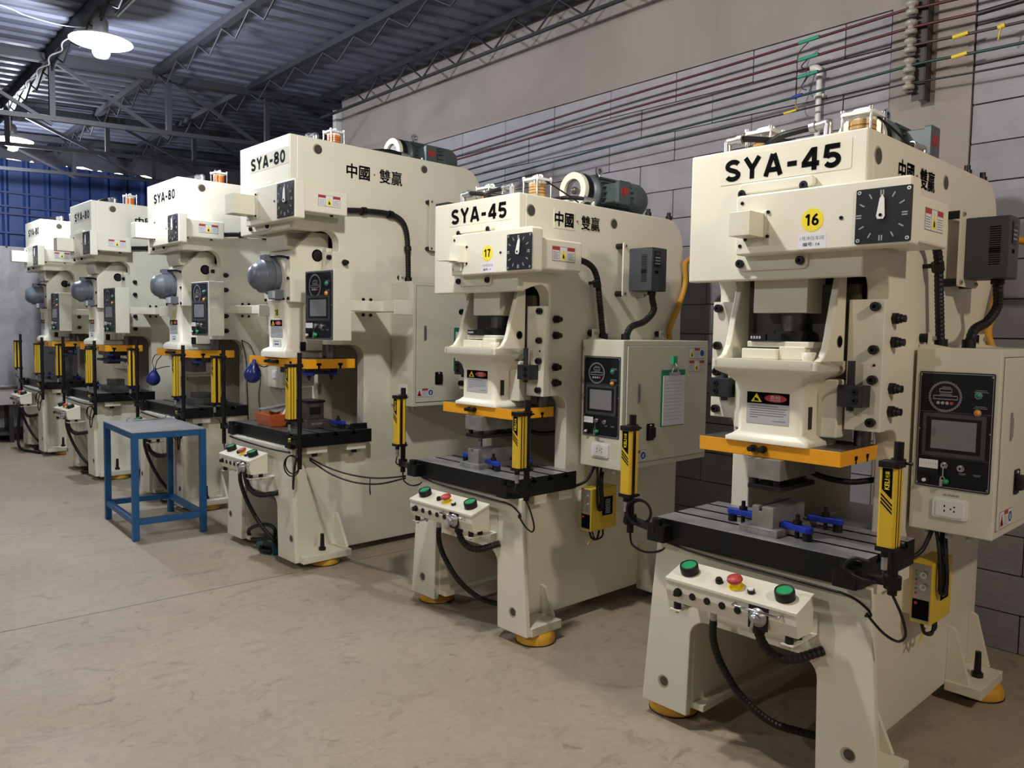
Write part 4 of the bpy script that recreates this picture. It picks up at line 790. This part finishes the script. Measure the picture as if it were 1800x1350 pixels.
    b = MB(); b.box(-.12, .04, .005, .022, 1.312, 1.332, OXIDE); b.obj('screw_link', pl)
    b = MB(); g = front(.038); b.poly(g, [(.195, 1.288), (.205, 1.288), (.205, 1.315), (.215, 1.315), (.215, 1.33), (.185, 1.33), (.185, 1.315), (.195, 1.315)], 0, .0008, INK); b.obj('slot_end', pl)
    for s in (1, -1):
        b = MB(); b.box(*sorted((s * .222, s * .362)), .262, .31, 1.443, 2.07, CREAM); gb = b.obj('gib_block', R, .003)
        for z in (2.03, 1.87, 1.68, 1.50): bolt(gb, front(.262), s * .33, z, .017, .024)
        b = MB(); b.disc(top(1.355), s * .27, .30, .035, 0, .09, STEELD, 14); b.obj('guide_end', R)
    # head furniture
    b = MB(); b.poly(front(-.05), rrect(-.19, .11, 2.20, 2.49, .02), -.001, .012, CREAM); b.poly(front(-.05), rrect(-.17, .15, 2.478, 2.512, .015), 0, .022, CREAM); b.obj('crank_cover', R, .004)
    for u in (-.165, .082): bolt(R, front(-.062), u, 2.226, .016, .014)
    dial_box(R, -.051, -.12, .558, 2.232, 2.474, .332, .215, 2.246, .535, .268, 2.284, 2.432, 2, 0)
    fr = front(-.12)
    b = MB(); b.rect(fr, -.11, .05, 2.275, 2.445, 0, .003, CREAM); b.box(-.10, .02, -.275, -.122, 2.296, 2.425, CREAM); sb = b.obj('sensor_bracket', R, .002)
    for u, z in ((.035, 2.43), (.035, 2.29)): bolt(sb, front(-.123), u, z, .007, .006, 'bracket_screw')
    bolt(R, fr, .29, 2.36, .0065, .003, 'cover_screw')
    for v in (-.03, .17): bolt(R, F((0, 0, 2.284), (0, 1, 0), (1, 0, 0)), v, .50, .011, .012, 'cover_screw')
    lettering(R, front(-.05), 'SYA-80', -.186, .304, 2.618, 2.697, .035)
    brand(R, side(hw), .366, .819, 2.572, 2.667)
    oil_tank(R, .18, .375, 2.79, ORANGEOIL); elbow(R, (.22, .215, 2.845), (0, 0, -1), (-1, -.4, -.1), .02)
    cable(R, [(.17, .19, 2.85), (.05, .12, 2.83), (-.1, .15, 2.81), (-.2, .3, 2.80)], .014); elbow(R, (-.22, .2, 2.84), (0, 0, -1), (.3, 1, -.1), .018)
    elbow(R, (.22, .98, 2.83), (0, 0, -1), (-.2, -1, .1), .016); cable(R, [(.21, .92, 2.835), (.2, .8, 2.84), (.15, .65, 2.82), (.1, .5, 2.81)], .016)
    motor(R, .06, 1.03, 1.49, 2.87, .112, 0)
    b = MB(); b.disc(top(2.785), .3, 1.04, .012, 0, .03, ALU, 10); b.obj('vent_plug', R)
    inverter(R, hw, 1.08, 1.26, 2.165, 2.475, .415, .56)
    C = [(.39, .27, 2.338), (.39, .48, 2.358), (.39, .68, 2.362), (.39, .79, 2.33), (.39, .84, 2.25), (.39, .855, 2.10), (.39, .86, 1.90)]
    hose(R, C, .02, 'cable_conduit')
    for p, q in (((.39, .47, 2.357), (.39, .50, 2.36)), ((.39, .69, 2.361), (.39, .72, 2.357)), ((.39, .852, 2.15), (.39, .854, 2.12))): b = MB(); b.tube([p, q], .026, RUBBER, 12); b.bar((hw, p[1] + .01, p[2] - .016), (.39, p[1] + .01, p[2] - .016), .02, .018, RUBBER); b.obj('conduit_clip', R)
    b = MB(); b.tube([(.39, .86, 1.89), (.39, .86, 1.93)], .026, RUBBER, 12); b.obj('conduit_gland', R)
    hose(R, [(.5, 1.18, 2.17), (.5, 1.2, 2.10), (.48, 1.16, 2.0), (.46, 1.12, 1.89)], .02, 'cable_conduit')
    cabinet(R, .365, .62, .735, 1.27, 1.02, 1.89, [(.765, .915, 1.085, 1.145, 1)], (.837, 1.48, 1.585), (.96, 1.214))
    socket(R, front(.735), .46, .56, 1.10, 1.17)
    b = MB(); b.box(.36, .37, .8, 1.2, 1.2, 1.5, CREAM); b.obj('cabinet_mount', R)
    # pendant control box on its arm
    b = MB(); b.box(.36, .85, .43, .55, 1.668, 1.74, CREAM); b.box(.60, .70, .16, .45, 1.668, 1.735, CREAM); b.box(.84, .853, .42, .56, 1.65, 1.745, CREAM); b.obj('support_arm', R, .004)
    b = MB(); b.box(.383, .738, .045, .175, 1.477, 1.922, CREAMD); b.obj('control_box', R, .004)
    control_panel(R, front(.045).at(.394, 1.484), .334, .43)
    curtain(R, .548, -.185, .975, 1.33, .595, -.11, .672, 1.40, (.44, -.10, .83), -1); curtain(R, -.665, -.145, .985, 1.342, -.568, -.09, .70, 1.423, (-.44, -.09, .83), 1)
    button_box(R, -.215, .243, -.28, -.15, .60, .692, .735)
    hose(R, [(-.06, -.2, .60), (-.05, -.2, .50), (0, -.17, .36), (.08, -.12, .22), (.14, -.06, .12), (.1, 0, .05), (-.05, .02, .03), (-.1, -.02, .025), (0, -.08, .025), (.1, -.05, .03)], .015)
    hose(R, [(.06, -.22, .60), (.07, -.22, .55), (.10, -.21, .49), (.16, -.18, .45), (.22, -.14, .455), (.28, -.095, .47)], .0185)
    # slack cables at the pole
    b = MB(); 
    for k in range(2): b.ring(F((.56, -.14, .70 - .01 * k), (1, .3, 0), (0, 0, 1)), 0, 0, .055 + .006 * k, .061 + .006 * k, k * .006, k * .006 + .006, RUBBER, 26)
    b.obj('coiled_cable', R)
    cable(R, [(.58, -.12, .79), (.62, -.16, .70), (.62, -.17, .60), (.59, -.15, .55), (.55, -.12, .66), (.50, -.08, .72)], .005)
    cable(R, [(-.568, -.09, .70), (-.53, -.10, .665), (-.48, -.09, .69), (-.44, -.075, .76)], .005)
    cable(R, [(-.44, -.102, .768), (-.2, -.104, .758), (.2, -.104, .752), (.45, -.102, .758)], .006)
    b = MB(); b.bar((.50, -.13, .835), (.54, -.15, .86), .016, .008, TAPEY); b.obj('cable_tag', R)
    return R
POSES = {16: (2.614, 1.527, -.032), 17: (2.641, 3.238, -.025), 19: (2.365, 5.148, -.032), 20: (2.361, 7.181, -.030), 21: (2.169, 9.088, -.038), 22: (2.115, 11.109, -.030)}
NICK = {16: 'the nearest press', 17: 'the second-nearest press', 19: 'the tall press with the orange tray', 20: 'the press behind the blue table', 21: 'the press second from the far wall', 22: 'the press nearest the far wall'}
P16 = press45(16, *POSES[16], 'nearest cream stamping press, lettered SYA-45, round yellow sticker 16')
P17 = press45(17, *POSES[17], 'second-nearest cream stamping press, lettered SYA-45, green clipboard on its cabinet')
P18 = press80(*POSES[19], 'eighteen')
P18['label'] = 'tall cream press lettered SYA-80 with an orange tray on its table'
def press_copy(k, label):
    o = copy_tree(P18); x, y, th = POSES[k]; o.location = (x, y, 0); o.rotation_euler = (0, 0, math.atan2(-math.cos(th), -math.sin(th))); o['label'] = label
    for c in list(o.children_recursive):
        if c.name.startswith('number_print'): bpy.data.objects.remove(c)
    return o
P19 = press_copy(20, 'tall cream SYA-80 press standing behind the blue work table')
P20 = press_copy(21, 'tall cream SYA-80 press, second from the far wall')
P21 = press_copy(22, 'tall cream SYA-80 press at the row end nearest the blue cladding')
# ------------------------------------------------------------------ pendant lamps
BULB = mat('lit_bulb', (1.0, 0.97, 0.92), 0.5, emit=9.0)
SHADE = mat('white_shade', (236, 236, 232), 0.4)
def lamp(x, y, label):
    t = empty('pendant_lamp', (x, y, LAMP_Z)); tag(t, label, 'lamp', 'pendant lamps over the aisle'); g = top(0)
    b = MB(); b.lathe(g, 0, 0, [(.052, .075), (.205, .012), (.21, .004), (.207, .004), (.202, .008), (.05, .07)], SHADE, 36); b.obj('lamp_shade', t)
    b = MB(); b.lathe(g, 0, 0, [(.05, .07), (.05, .15), (.03, .18), (0, .18)], ALU, 20); b.obj('lamp_socket', t)
    b = MB(); b.lathe(g, 0, 0, [(.03, .07), (.045, .0), (.058, -.05), (.058, -.075), (.045, -.10), (0, -.112)], BULB, 24); b.obj('bulb', t)
    b = MB(); b.tube([(0, 0, .18), (0, 0, roofz(x) - LAMP_Z - .01)], .006, RUBBER, 6); b.obj('lamp_cord', t)
lamp(1.64, 6.36, 'lit white pendant lamp over the blue table'); lamp(1.76, 10.42, 'lit white pendant lamp farther back, near the blue cladding')
lamp(1.62, 2.45, 'lit white pendant lamp over the aisle before presses 16 and 17'); lamp(1.7, -1.6, 'lit pendant lamp with warm light, nearest the back wall')
lamp(-2.6, 2.4, 'added fill lamp out of view, nearer the back wall'); lamp(-2.6, 6.9, 'added fill lamp out of view, level with the blue table')  # fixtures for the two added fill lamps
# ------------------------------------------------------------------ things on and about the presses
def on_press(k, o):                                        # make a root in press coordinates: its base at (u, v, z)
    x, y, th = POSES[k]; U = Vector((-math.sin(th), -math.cos(th), 0)); V = Vector((math.cos(th), -math.sin(th), 0))
    return Vector((x, y, 0)) + U * o[0] + V * o[1] + Vector((0, 0, o[2])), math.atan2(-math.cos(th), -math.sin(th))
def thing(name, k, o, label, cat, group=None):
    p, rz = on_press(k, o); return tag(empty(name, p, rz), label, cat, group)
def shift(b, o): b.v = [(a[0] - o[0], a[1] - o[1], a[2] - o[2]) for a in b.v]; return b
def clamp(k, o, d, label, dz=0, group='blue strap clamps', flip=1):
    t = thing('strap_clamp', k, o, label, 'clamp', group); a = math.atan2(d[1], d[0]); t.rotation_euler[2] += a
    b = MB(); b.poly(F((0, 0, 0), (1, 0, 0), (0, 1, 0)), [(-.065, -.014), (.05, -.017), (.065, -.008), (.065, .008), (.05, .017), (-.065, .014)], flip * .028, flip * .05, CLAMPB); b.obj('clamp_bar', t, .003)
    b = MB(); b.disc(top(0), .045, 0, .017, min(0, flip * .028), max(0, flip * .028), OXIDE, 14); b.obj('heel_block', t)
    b = MB(); b.tube([(0, 0, 0), (0, 0, flip * .085)], .008, OXIDE, 8); b.tube([(0, 0, flip * .05), (0, 0, flip * .064)], .016, OXIDE, 6); b.obj('stud', t)
for k, z in ((16, .832), (17, .832)):
    num = NICK[k]
    t = thing('lower_die', k, (.01, .08, z), 'grey steel die block bolted on the table of %s' % num, 'die', 'lower dies')
    b = MB(); b.box(-.08, .072, -.145, .16, 0, .026, STEEL); b.obj('die_shoe', t, .002)
    b = MB(); g = front(-.122); b.poly(g, [(-.041, .026), (.043, .026), (.043, .10), (-.002, .10), (-.002, .082), (-.014, .082), (-.014, .10), (-.041, .10)], -.24, 0, STEEL); b.obj('die_block', t, .0015)
    b = MB(); b.text(front(-.145), 'SYD-6052', -.04, .04, .008, .018, .0004, LABG); b.obj('stamped_mark', t)
    t = thing('upper_die', k, (.01, .08, 1.108), 'grey steel upper die below the plate of %s' % num, 'die', 'upper dies')
    b = MB(); b.box(-.064, .065, -.125, .15, -.075, 0, STEEL); b.obj('die_block', t, .002)
    b = MB(); b.box(-.064, .068, -.12, .14, -.115, -.098, OXIDE); b.obj('stripper_plate', t, .0015)
    for u in (-.045, .04):
        for v in (-.1, .1): b = MB(); b.disc(top(-.098), u, v, .012, 0, .025, OXIDE, 10); b.obj('guide_pin', t)
    clamp(k, (.125, .0, z), (1, -.25), 'blue strap clamp at the near right of the die on %s' % num)
    clamp(k, (.135, .20, z), (1, .1), 'blue strap clamp at the rear right of the die on %s' % num)
    clamp(k, (-.125, .06, z), (-1, 0), 'blue strap clamp on the left of the die on %s' % num)
    t = thing('chute_hose', k, (.20, .36, 1.02), 'black air hose looping behind the die on %s' % num, 'hose', 'air hoses')
    b = MB(); b.tube([(.05, .0, .0), (-.03, -.05, -.015), (-.12, -.1, 0), (-.17, -.12, .03), (-.18, -.12, .07)], .011, RUBBER, 8); b.obj('hose_run', t)
def die_set(k, num, var):
    z = .872
    t = thing('lower_die', k, (.12, .215, z), 'grey steel die on the table of %s' % num, 'die', 'lower dies')
    b = MB(); b.box(-.16, .13, -.09, .10, 0, .055, STEELD); b.obj('die_shoe', t, .003)
    hgt = (.17, .10, .12, .12)[var]
    b = MB(); b.box(-.09, .07, -.05, .08, .055, hgt, STEELD); b.obj('die_block', t, .003)
    if var == 0:
        b = MB(); b.box(.07, .074, -.03, .05, .09, .14, OXIDE); b.obj('die_pocket', t); b = MB(); b.text(side(.13), 'Z5Y3X9', -.05, .03, .025, .037, .0006, LABG); b.obj('stamped_mark', t)
        b = MB(); b.box(-.10, .08, -.055, .085, .17, .185, OXIDE); b.obj('stripper_plate', t, .002)
    t = thing('upper_die', k, (.05, .22, 1.288), 'grey upper die beneath the plate of %s' % num, 'die', 'upper dies')
    b = MB(); b.box(-.20, .16, -.08, .12, -.05, 0, STEELD); b.obj('die_shoe', t, .003)
    b = MB(); b.box(-.15, .0, -.05, .08, -.14, -.05, STEELD if var else ALU); b.obj('punch_holder', t, .003)
    if var in (2, 3): b = MB(); b.box(-.22, .2, -.09, .12, -.11, -.085, mat('blue_die_paint', (26, 44, 96), .5)); b.obj('spring_plate', t, .003)
    for (o, d, w) in (((-.18, .14, z), (-1, .1), 'left'), ((.32, .33, z), (1, .2), 'right')): clamp(k, o, d, 'blue clamp %s of the die on %s' % (w, num))
    for (o, d, w) in (((.28, .13, 1.288), (1, 0), 'front'), ((.28, .30, 1.288), (1, 0), 'rear')): clamp(k, o, d, 'blue clamp under the plate of %s, %s one' % (num, w), flip=-1)
for v, k in enumerate((19, 20, 21, 22)): die_set(k, NICK[k], v)
# press 18 : feed strips, orange tray, T-nut strip
t = thing('feed_strip', 19, (-.22, .2, .872), 'pair of shiny sloped steel strips behind the orange tray', 'guide')
b = MB()
for du in (0,): b.poly(F((-.16, 0, 0), (0, 1, 0), (0, 0, 1)), [(-.12, .085), (.12, .115), (.12, .123), (-.12, .093)], 0, .11, STEEL)
b.obj('strip', t, .001)
b = MB(); b.poly(F((.0, 0, 0), (0, 1, 0), (0, 0, 1)), [(-.12, .085), (.12, .115), (.12, .123), (-.12, .093)], 0, .12, STEEL); b.obj('strip', t, .001)
for u in (-.11, .06): b = MB(); b.box(u - .012, u + .012, .0, .03, 0, .10, OXIDE); b.obj('leg', t)
t = thing('parts_tray', 19, (-.09, .045, .872), 'orange translucent plastic tray of oily parts on the press table', 'tray')
b = MB(); g = lambda z, w, d: [(-w, -d, z), (w, -d, z), (w, d, z), (-w, d, z)]
vs = g(0, .095, .055) + g(.085, .12, .075) + g(.085, .115, .07) + g(.006, .09, .05)
fs = [(3, 2, 1, 0)] + [(i + 4 * r, (i + 1) % 4 + 4 * r, (i + 1) % 4 + 4 * (r + 1), i + 4 * (r + 1)) for r in range(3) for i in range(4)] + [(12, 13, 14, 15)]
b.add(vs, fs, BASKET); b.obj('tray_body', t, .003)
b = MB(); b.loft([(.006, -.085, .085, -.045, .045, .01), (.055, -.10, .10, -.06, .06, .01), (.06, -.09, .09, -.05, .05, .01)], mat('grey_oily_parts', (126, 116, 110), .5, var=.5, vscale=60)); o = b.obj('parts_heap', t); o['kind'] = 'stuff'
t = thing('brush', 19, (.0, .08, .90), 'white-handled brush leaning in the orange tray', 'brush'); b = MB(); b.tube([(-.02, -.01, .0), (.03, .03, .12)], .009, WHITE, 8); b.obj('handle', t)
b = MB(); b.tube([(-.02, -.01, .005), (-.035, -.022, -.012)], .012, IRON, 8); b.obj('bristles', t)
t = thing('nut_rack', 19, (.42, .42, .872), 'black toothed strip of T-nuts at the table corner beyond the orange tray', 'rack')
b = MB(); b.box(-.02, .03, -.06, .06, 0, .012, OXIDE); b.obj('rack_bar', t)
for i in range(8): b = MB(); b.box(.0, .028, -.058 + i * .0155, -.048 + i * .0155, .012, .038, OXIDE); b.obj('t_nut', t, .001)
# navy rubber bulbs hanging from the yellow plates
def bulb(k, o, r, tilt, wires, label):
    t = thing('rubber_bulb', k, o, label, 'bulb', 'navy rubber bulbs'); b = MB(); n = Vector((tilt, 0, 1)).normalized()
    f = F((0, 0, 0), (0, 1, 0), n.cross(Vector((0, 1, 0)))); 
    b.lathe(f, 0, 0, [(0.001, -r), (r * .5, -r * .88), (r * .86, -r * .5), (r, 0), (r * .86, r * .55), (r * .5, r * 1.1), (r * .25, r * 1.5), (r * .22, r * 1.8), (0, r * 1.82)], BULBB, 24); b.obj('bulb_body', t)
    for w in wires: b = MB(); b.tube([n * r * 1.6] + [Vector(q) for q in w], .004, IRON, 6); b.obj('hanger_wire', t)
bulb(19, (-.33, .02, 1.215), .062, .25, [[(.1, .03, .06), (.14, .06, .073)]], 'navy rubber bulb hanging at the left end of the yellow plate above the orange tray')
bulb(20, (-.50, .03, 1.06), .062, .45, [[(.1, 0, .17), (.16, 0, .2), (.17, .02, .228)], [(-.02, 0, .16), (.06, 0, .225), (.12, .02, .23)], [(.2, .02, .12), (.28, .05, .13)]], 'navy rubber bulb hanging by wires behind the blue table')
# clipboards on cabinet doors
def clipboard(k, u, v0, v1, z0, z1, label):
    t = thing('clipboard', k, (u, (v0 + v1) / 2, z0), label, 'clipboard', 'green clipboards'); w, h = (v1 - v0) / 2, z1 - z0; g = side(0)
    b = MB(); b.poly(g, rrect(-w, w, 0, h, .006), 0, .003, CLIPG); b.obj('board', t)
    b = MB(); q = rrect(-w + .014, w - .004, .004, h - .03, .002); b.poly(g, q, .003, .006, PAPER)
    for i in range(12): b.rect(g, -w + .03, w - .02 - (i % 3) * .01, h - .06 - i * .019, h - .0585 - i * .019, .006, .0062, INKG)
    b.obj('papers', t)
    b = MB(); b.rect(g, -.05, .05, h - .03, h - .012, .006, .010, CHROME); b.tube([(.012, -.03, h - .015), (.016, -.015, h + .012), (.016, .015, h + .012), (.012, .03, h - .015)], .004, CHROME, 6); b.obj('clip', t)
    b = MB(); b.rect(g, -.018, .018, h + .03, h + .075, .0, .012, mat('green_magnet', (40, 170, 120), .4)); b.tube([(.012, 0, h + .035), (.022, 0, h + .02), (.016, 0, h + .01)], .003, CHROME, 6); b.obj('magnet_hook', t)
clipboard(17, .632, .738, .952, 1.056, 1.36, 'green clipboard with papers hanging fully visible on a cabinet door')
clipboard(19, .627, 1.095, 1.255, 1.262, 1.575, 'green clipboard on the farther cabinet door, half hidden by a press')
# foot pedal under press 18
t = thing('foot_pedal', 19, (-.02, .02, 0), 'teal foot pedal with black cable lying under the press with the orange tray', 'pedal')
b = MB(); b.poly(F((0, 0, 0), (1, 0, 0), (0, 0, 1)), [(-.13, .0), (.12, 0), (.12, .10), (.06, .115), (-.06, .085), (-.12, .05)], -.07, .07, TEAL); b.obj('guard', t, .008)
b = MB(); b.poly(F((0, -.071, 0), (1, 0, 0), (0, 0, 1)), [(-.04, .02), (.115, .02), (.115, .09), (.0, .085)], 0, .001, BLACK); b.obj('opening', t)
b = MB(); b.box(-.02, .10, -.06, .06, .025, .04, BLACK); b.obj('treadle', t)
b = MB(); b.tube([(-.13, 0, .03), (-.19, -.02, .035), (-.23, -.06, .06), (-.19, -.09, .12), (-.05, -.10, .18), (.1, -.09, .215), (.16, -.07, .19), (.12, -.06, .13), (-.02, -.07, .09), (-.16, -.08, .06)], .013, RUBBER, 8); b.obj('pedal_cable', t)
# slack cables slung from press 18 to press 17
a, _ = on_press(19, (.47, .03, .71)); c, _ = on_press(17, (-.53, -.09, .715))
for i, (sag, dz) in enumerate(((.055, 0), (.085, -.012))):
    m = (a + c) / 2; t = empty('slack_cable', a); tag(t, ('upper' if i == 0 else 'lower') + ' black cable slung between the orange-tray press and its nearer neighbour', 'cable', 'slack cables between presses')
    b = MB(); b.tube([Vector((0, 0, dz)), (m - a) * .5 - Vector((0, 0, sag * .75 - dz)), (m - a) - Vector((0, 0, sag - dz)), (m - a) + (c - m) * .5 - Vector((0, 0, sag * .75 - dz)), c - a + Vector((0, 0, dz))], .0055, RUBBER, 7); b.obj('cable_run', t)
    if i == 1: b = MB(); e = a.lerp(c, .66) - a; b.tube([e + Vector((0, 0, -.05)), e + Vector((-.01, -.012, -.12)), e + Vector((0, -.005, -.15)), e + Vector((.006, .012, -.11)), e + Vector((0, 0, -.05))], .003, RUBBER, 6); b.obj('tie_loop', t)
for i, q in enumerate(([(.366, .49, 1.44), (.37, .53, 1.26), (.37, .535, 1.05), (.37, .54, .91), (.37, .547, .72)], [(.366, .49, 1.44), (.37, .56, 1.40), (.37, .60, 1.32), (.375, .66, 1.12), (.375, .645, .95), (.375, .655, .80)])):
    p, rz = on_press(20, q[0]); t = tag(empty('hanging_cable', p, rz), ('straight' if i == 0 else 'bowed') + ' thin dark cable hanging down the side of the press behind the blue table', 'cable', 'cables hanging on a press side')
    shift(MB().tube(q, .004, RUBBER, 6), q[0]).obj('cable_run', t)
p, rz = on_press(22, (-.06, -.2, .0)); t = tag(empty('pedal_cable', p, rz), 'thick black cable looping to the floor before the last press', 'cable')
MB().tube([(0, 0, .6), (-.06, -.01, .45), (-.1, -.02, .2), (-.08, -.02, .06), (.02, 0, .018), (.2, .05, .014), (.4, .1, .014)], .016, RUBBER, 8).obj('cable_run', t)
# ------------------------------------------------------------------ blue table
t = empty('work_table', (1.975, 6.40, 0), -.04); tag(t, 'blue steel work table with worn grey top standing in the aisle', 'table')
hx, hy, H = .26, .435, .79
for sx in (-1, 1):
    for sy in (-1, 1): b = MB(); x, y = sx * (hx - .022), sy * (hy - .022); b.box(x - .022, x + .022, y - .022, y + .022, 0, H - .006, TABLEB); b.obj('leg', t, .002)
for z0, z1, nm in ((H - .05, H - .006, 'apron'), (.115, .157, 'stretcher')):
    for s in (-1, 1):
        b = MB(); b.box(-hx + .044, hx - .044, *sorted((s * (hy - .004), s * (hy - .04))), z0, z1, TABLEB); b.obj(nm, t, .002)
        b = MB(); b.box(*sorted((s * (hx - .004), s * (hx - .04))), -hy + .044, hy - .044, z0, z1, TABLEB); b.obj(nm, t, .002)
b = MB(); b.box(-hx, hx, -hy, hy, H - .006, H, mat('worn_steel_top', (158, 157, 160), .42, metal=.25, var=.35, vscale=7)); b.obj('tabletop', t)
t = empty('bent_rod', (2.05, 6.74, .79), .3); tag(t, 'thin bent metal rod lying on the blue table', 'rod'); b = MB(); b.tube([(-.2, .0, .004), (-.17, .02, .03), (-.14, .0, .006), (.0, -.02, .005), (.12, -.02, .006), (.16, .0, .03), (.2, -.01, .008)], .004, CHROME, 6); b.obj('rod', t)
# ------------------------------------------------------------------ cables and insulators on the right wall
wires = [(3.247, .028, WRED, .008, 'uppermost dark red'), (3.149, .025, WRED, .008, 'second dark red'), (3.057, .031, WBLK, .0075, 'third, black'), (2.956, .040, WGRN, .0075, 'fourth, dark green'), (2.869, .028, WBLK, .005, 'lowest, thin black')]
for i, (z, sl, m_, r, lab) in enumerate(wires):
    t = empty('wall_cable', (4.30, 1.79, z)); tag(t, '%s cable strung along the block wall' % lab, 'cable', 'power cables on the block wall')
    b = MB(); b.tube([(0, y - 1.79, -sl * (y - 1.79) - .004 * math.sin((y - 1.8) * 2)) for y in (1.79, 2.8, 4.0, 5.4, 7.7)], r, m_, 7, 5); b.obj('cable_run', t)
    zr = (3.235, 3.145, 3.053, 2.956, 2.862)[i] - z; b = MB(); b.tube([(0, 0, 0), (0, -.1, zr), (0, -.5, zr - .014), (0, -1.6, zr - .03)], r, (WRED, WRED, mat('wire_brown', (60, 44, 42), .5), WGRN, WBLK)[i], 7); b.obj('cable_run', t)
    def sleeve(y, L, mm, rr):
        zz = (-sl * y if y > 0 else zr - .014 * (-y - .1) / .4); b = MB(); b.tube([(0, y - L / 2, zz + .003), (0, y + L / 2, zz - .003)], rr, mm, 8); b.obj('tape_wrap', t)
    if i in (0, 1, 2): sleeve(.56, .12, TAPEG, r + .003)
    if i == 3: sleeve(.62, .06, mat('tape_blue', (30, 50, 150), .5), r + .003)
    if i == 4: sleeve(.66, .08, TAPEY, r + .003)
    if i in (2, 3): sleeve(-.24, .07, TAPEY, r + .004)
    if i == 1: sleeve(-.42, .22, mat('tape_black', (20, 20, 22), .5), r + .005)
    if i == 2: sleeve(-.42, .03, TAPEY, r + .006); b = MB(); b.bar((-.005, -.42, zr - .02), (-.005, -.41, zr - .075), .014, .003, TAPEY); b.obj('tape_tail', t)
t = empty('insulator_rack', (4.36, 1.755, 2.78)); tag(t, 'dark angle-iron rack of porcelain insulators on the plaster pillar', 'rack')
b = MB(); b.box(-.03, -.024, -.03, .03, 0, .72, IRON); b.box(-.03, .045, -.034, -.028, 0, .72, IRON); b.obj('angle_iron', t)
for i, w in enumerate(wires):
    z = w[0] - 2.78; b = MB(); g = F((-.06, .035, z), (1, 0, 0), (0, 1, 0))
    b.lathe(g, 0, 0, [(.012, -.036), (.027, -.034), (.031, -.024), (.029, -.012), (.016, -.007), (.016, .007), (.029, .012), (.031, .024), (.027, .034), (.012, .036)], PORC, 20); o = b.obj('insulator', t)
    b = MB(); b.disc(F((-.06, .035, z), (1, 0, 0), (0, 1, 0)), 0, 0, .008, -.055, .055, IRON, 8); b.box(-.07, -.028, .005, .045, z - .052, z - .044, IRON); b.box(-.07, -.028, .005, .045, z + .044, z + .050, IRON); b.obj('insulator_bolt', o)
t = empty('conduit_pipe', (4.385, 2.325, 1.2)); tag(t, 'white plastic conduit pipe rising up the block wall to the cables', 'pipe')
b = MB(); b.tube([(0, 0, 0), (0, 0, 1.86)], .016, PIPEW, 14); b.obj('pipe', t); b = MB(); b.tube([(0, 0, 1.83), (0, .0, 1.87), (-.004, .02, 1.892), (-.008, .05, 1.892)], .02, PIPEW, 14); b.obj('elbow', t)
for z in (1.3, 1.72): b = MB(); b.tube([(0, 0, z), (0, 0, z + .02)], .02, PIPEW, 12); b.box(0, .025, -.03, .03, z, z + .02, PIPEW); b.obj('pipe_clip', t)
for q, mm in (([(-.01, .05, 1.89), (-.06, .10, 1.88), (-.08, .09, 1.97), (-.085, .03, 2.02)], WRED), ([(-.01, .05, 1.885), (-.06, .08, 1.90), (-.08, .03, 1.93)], WRED), ([(-.01, .05, 1.885), (-.06, .07, 1.80), (-.08, .06, 1.77), (-.085, .03, 1.755)], mat('wire_blue', (40, 60, 110), .5)), ([(-.01, .05, 1.88), (-.07, .10, 1.72), (-.08, .08, 1.66), (-.085, .05, 1.655)], mat('wire_yellow', (150, 136, 70), .5))):
    b = MB(); b.tube(q, .0035, mm, 6); b.obj('tap_wire', t)
# ------------------------------------------------------------------ roof services
t = empty('roof_cable', (1.63, 6.69, 3.75)); tag(t, 'thin white cable sagging under the roof to a joist', 'cable'); MB().tube([(0, 0, .02), (-.17, 0, -.005), (-.4, -.01, 0), (-.56, -.04, .02), (-1.2, -.1, .06)], .004, LABG, 6).obj('cable_run', t)
t = empty('wrapped_cable', (1.57, 6.9, roofz(1.6) - .13)); tag(t, 'white cable wrapped round the thick roof joist', 'cable'); MB().tube([(.01 + .02 * math.cos(i * 1.1), i * .08, .005 * math.sin(i * 1.1) - .0) for i in range(32)] + [(.02, 2.6, -.1), (.03, 2.65, -.25)], .006, LABG, 6, 3).obj('cable_run', t)
t = empty('tube_light', (1.8, 6.0, 3.86)); tag(t, 'unlit white tube light fixed under the roof beside the lit lamp', 'lamp'); b = MB(); b.tube([(0, -.6, 0), (0, .53, 0)], .010, LABG, 10); b.obj('tube', t)
b = MB(); b.box(-.014, .014, -.62, .55, .012, .036, LABG); b.obj('fitting', t)
# ------------------------------------------------------------------ bench against the far wall
t = empty('steel_bench', (.6, 12.2, 0)); tag(t, 'grey bench with a polished edge rail against the far wall', 'bench')
b = MB(); b.box(-1.6, 1.42, -.2, .2, .70, .735, STEELD); b.obj('benchtop', t, .003)
b = MB(); b.tube([(-1.6, -.21, .74), (1.42, -.21, .74)], .02, CHROME, 12); b.obj('edge_rail', t)
b = MB(); b.box(-1.6, 1.40, -.195, -.17, .50, .70, mat('grey_apron', (168, 160, 164), .6)); b.obj('apron', t)
for x in (-1.5, 0, 1.35):
    for y in (-.15, .15): b = MB(); b.box(x - .025, x + .025, y - .025, y + .025, 0, .70, IRON); b.obj('leg', t)
b = MB(); b.box(-1.55, 1.38, -.17, .17, .10, .13, IRON); b.obj('shelf', t)
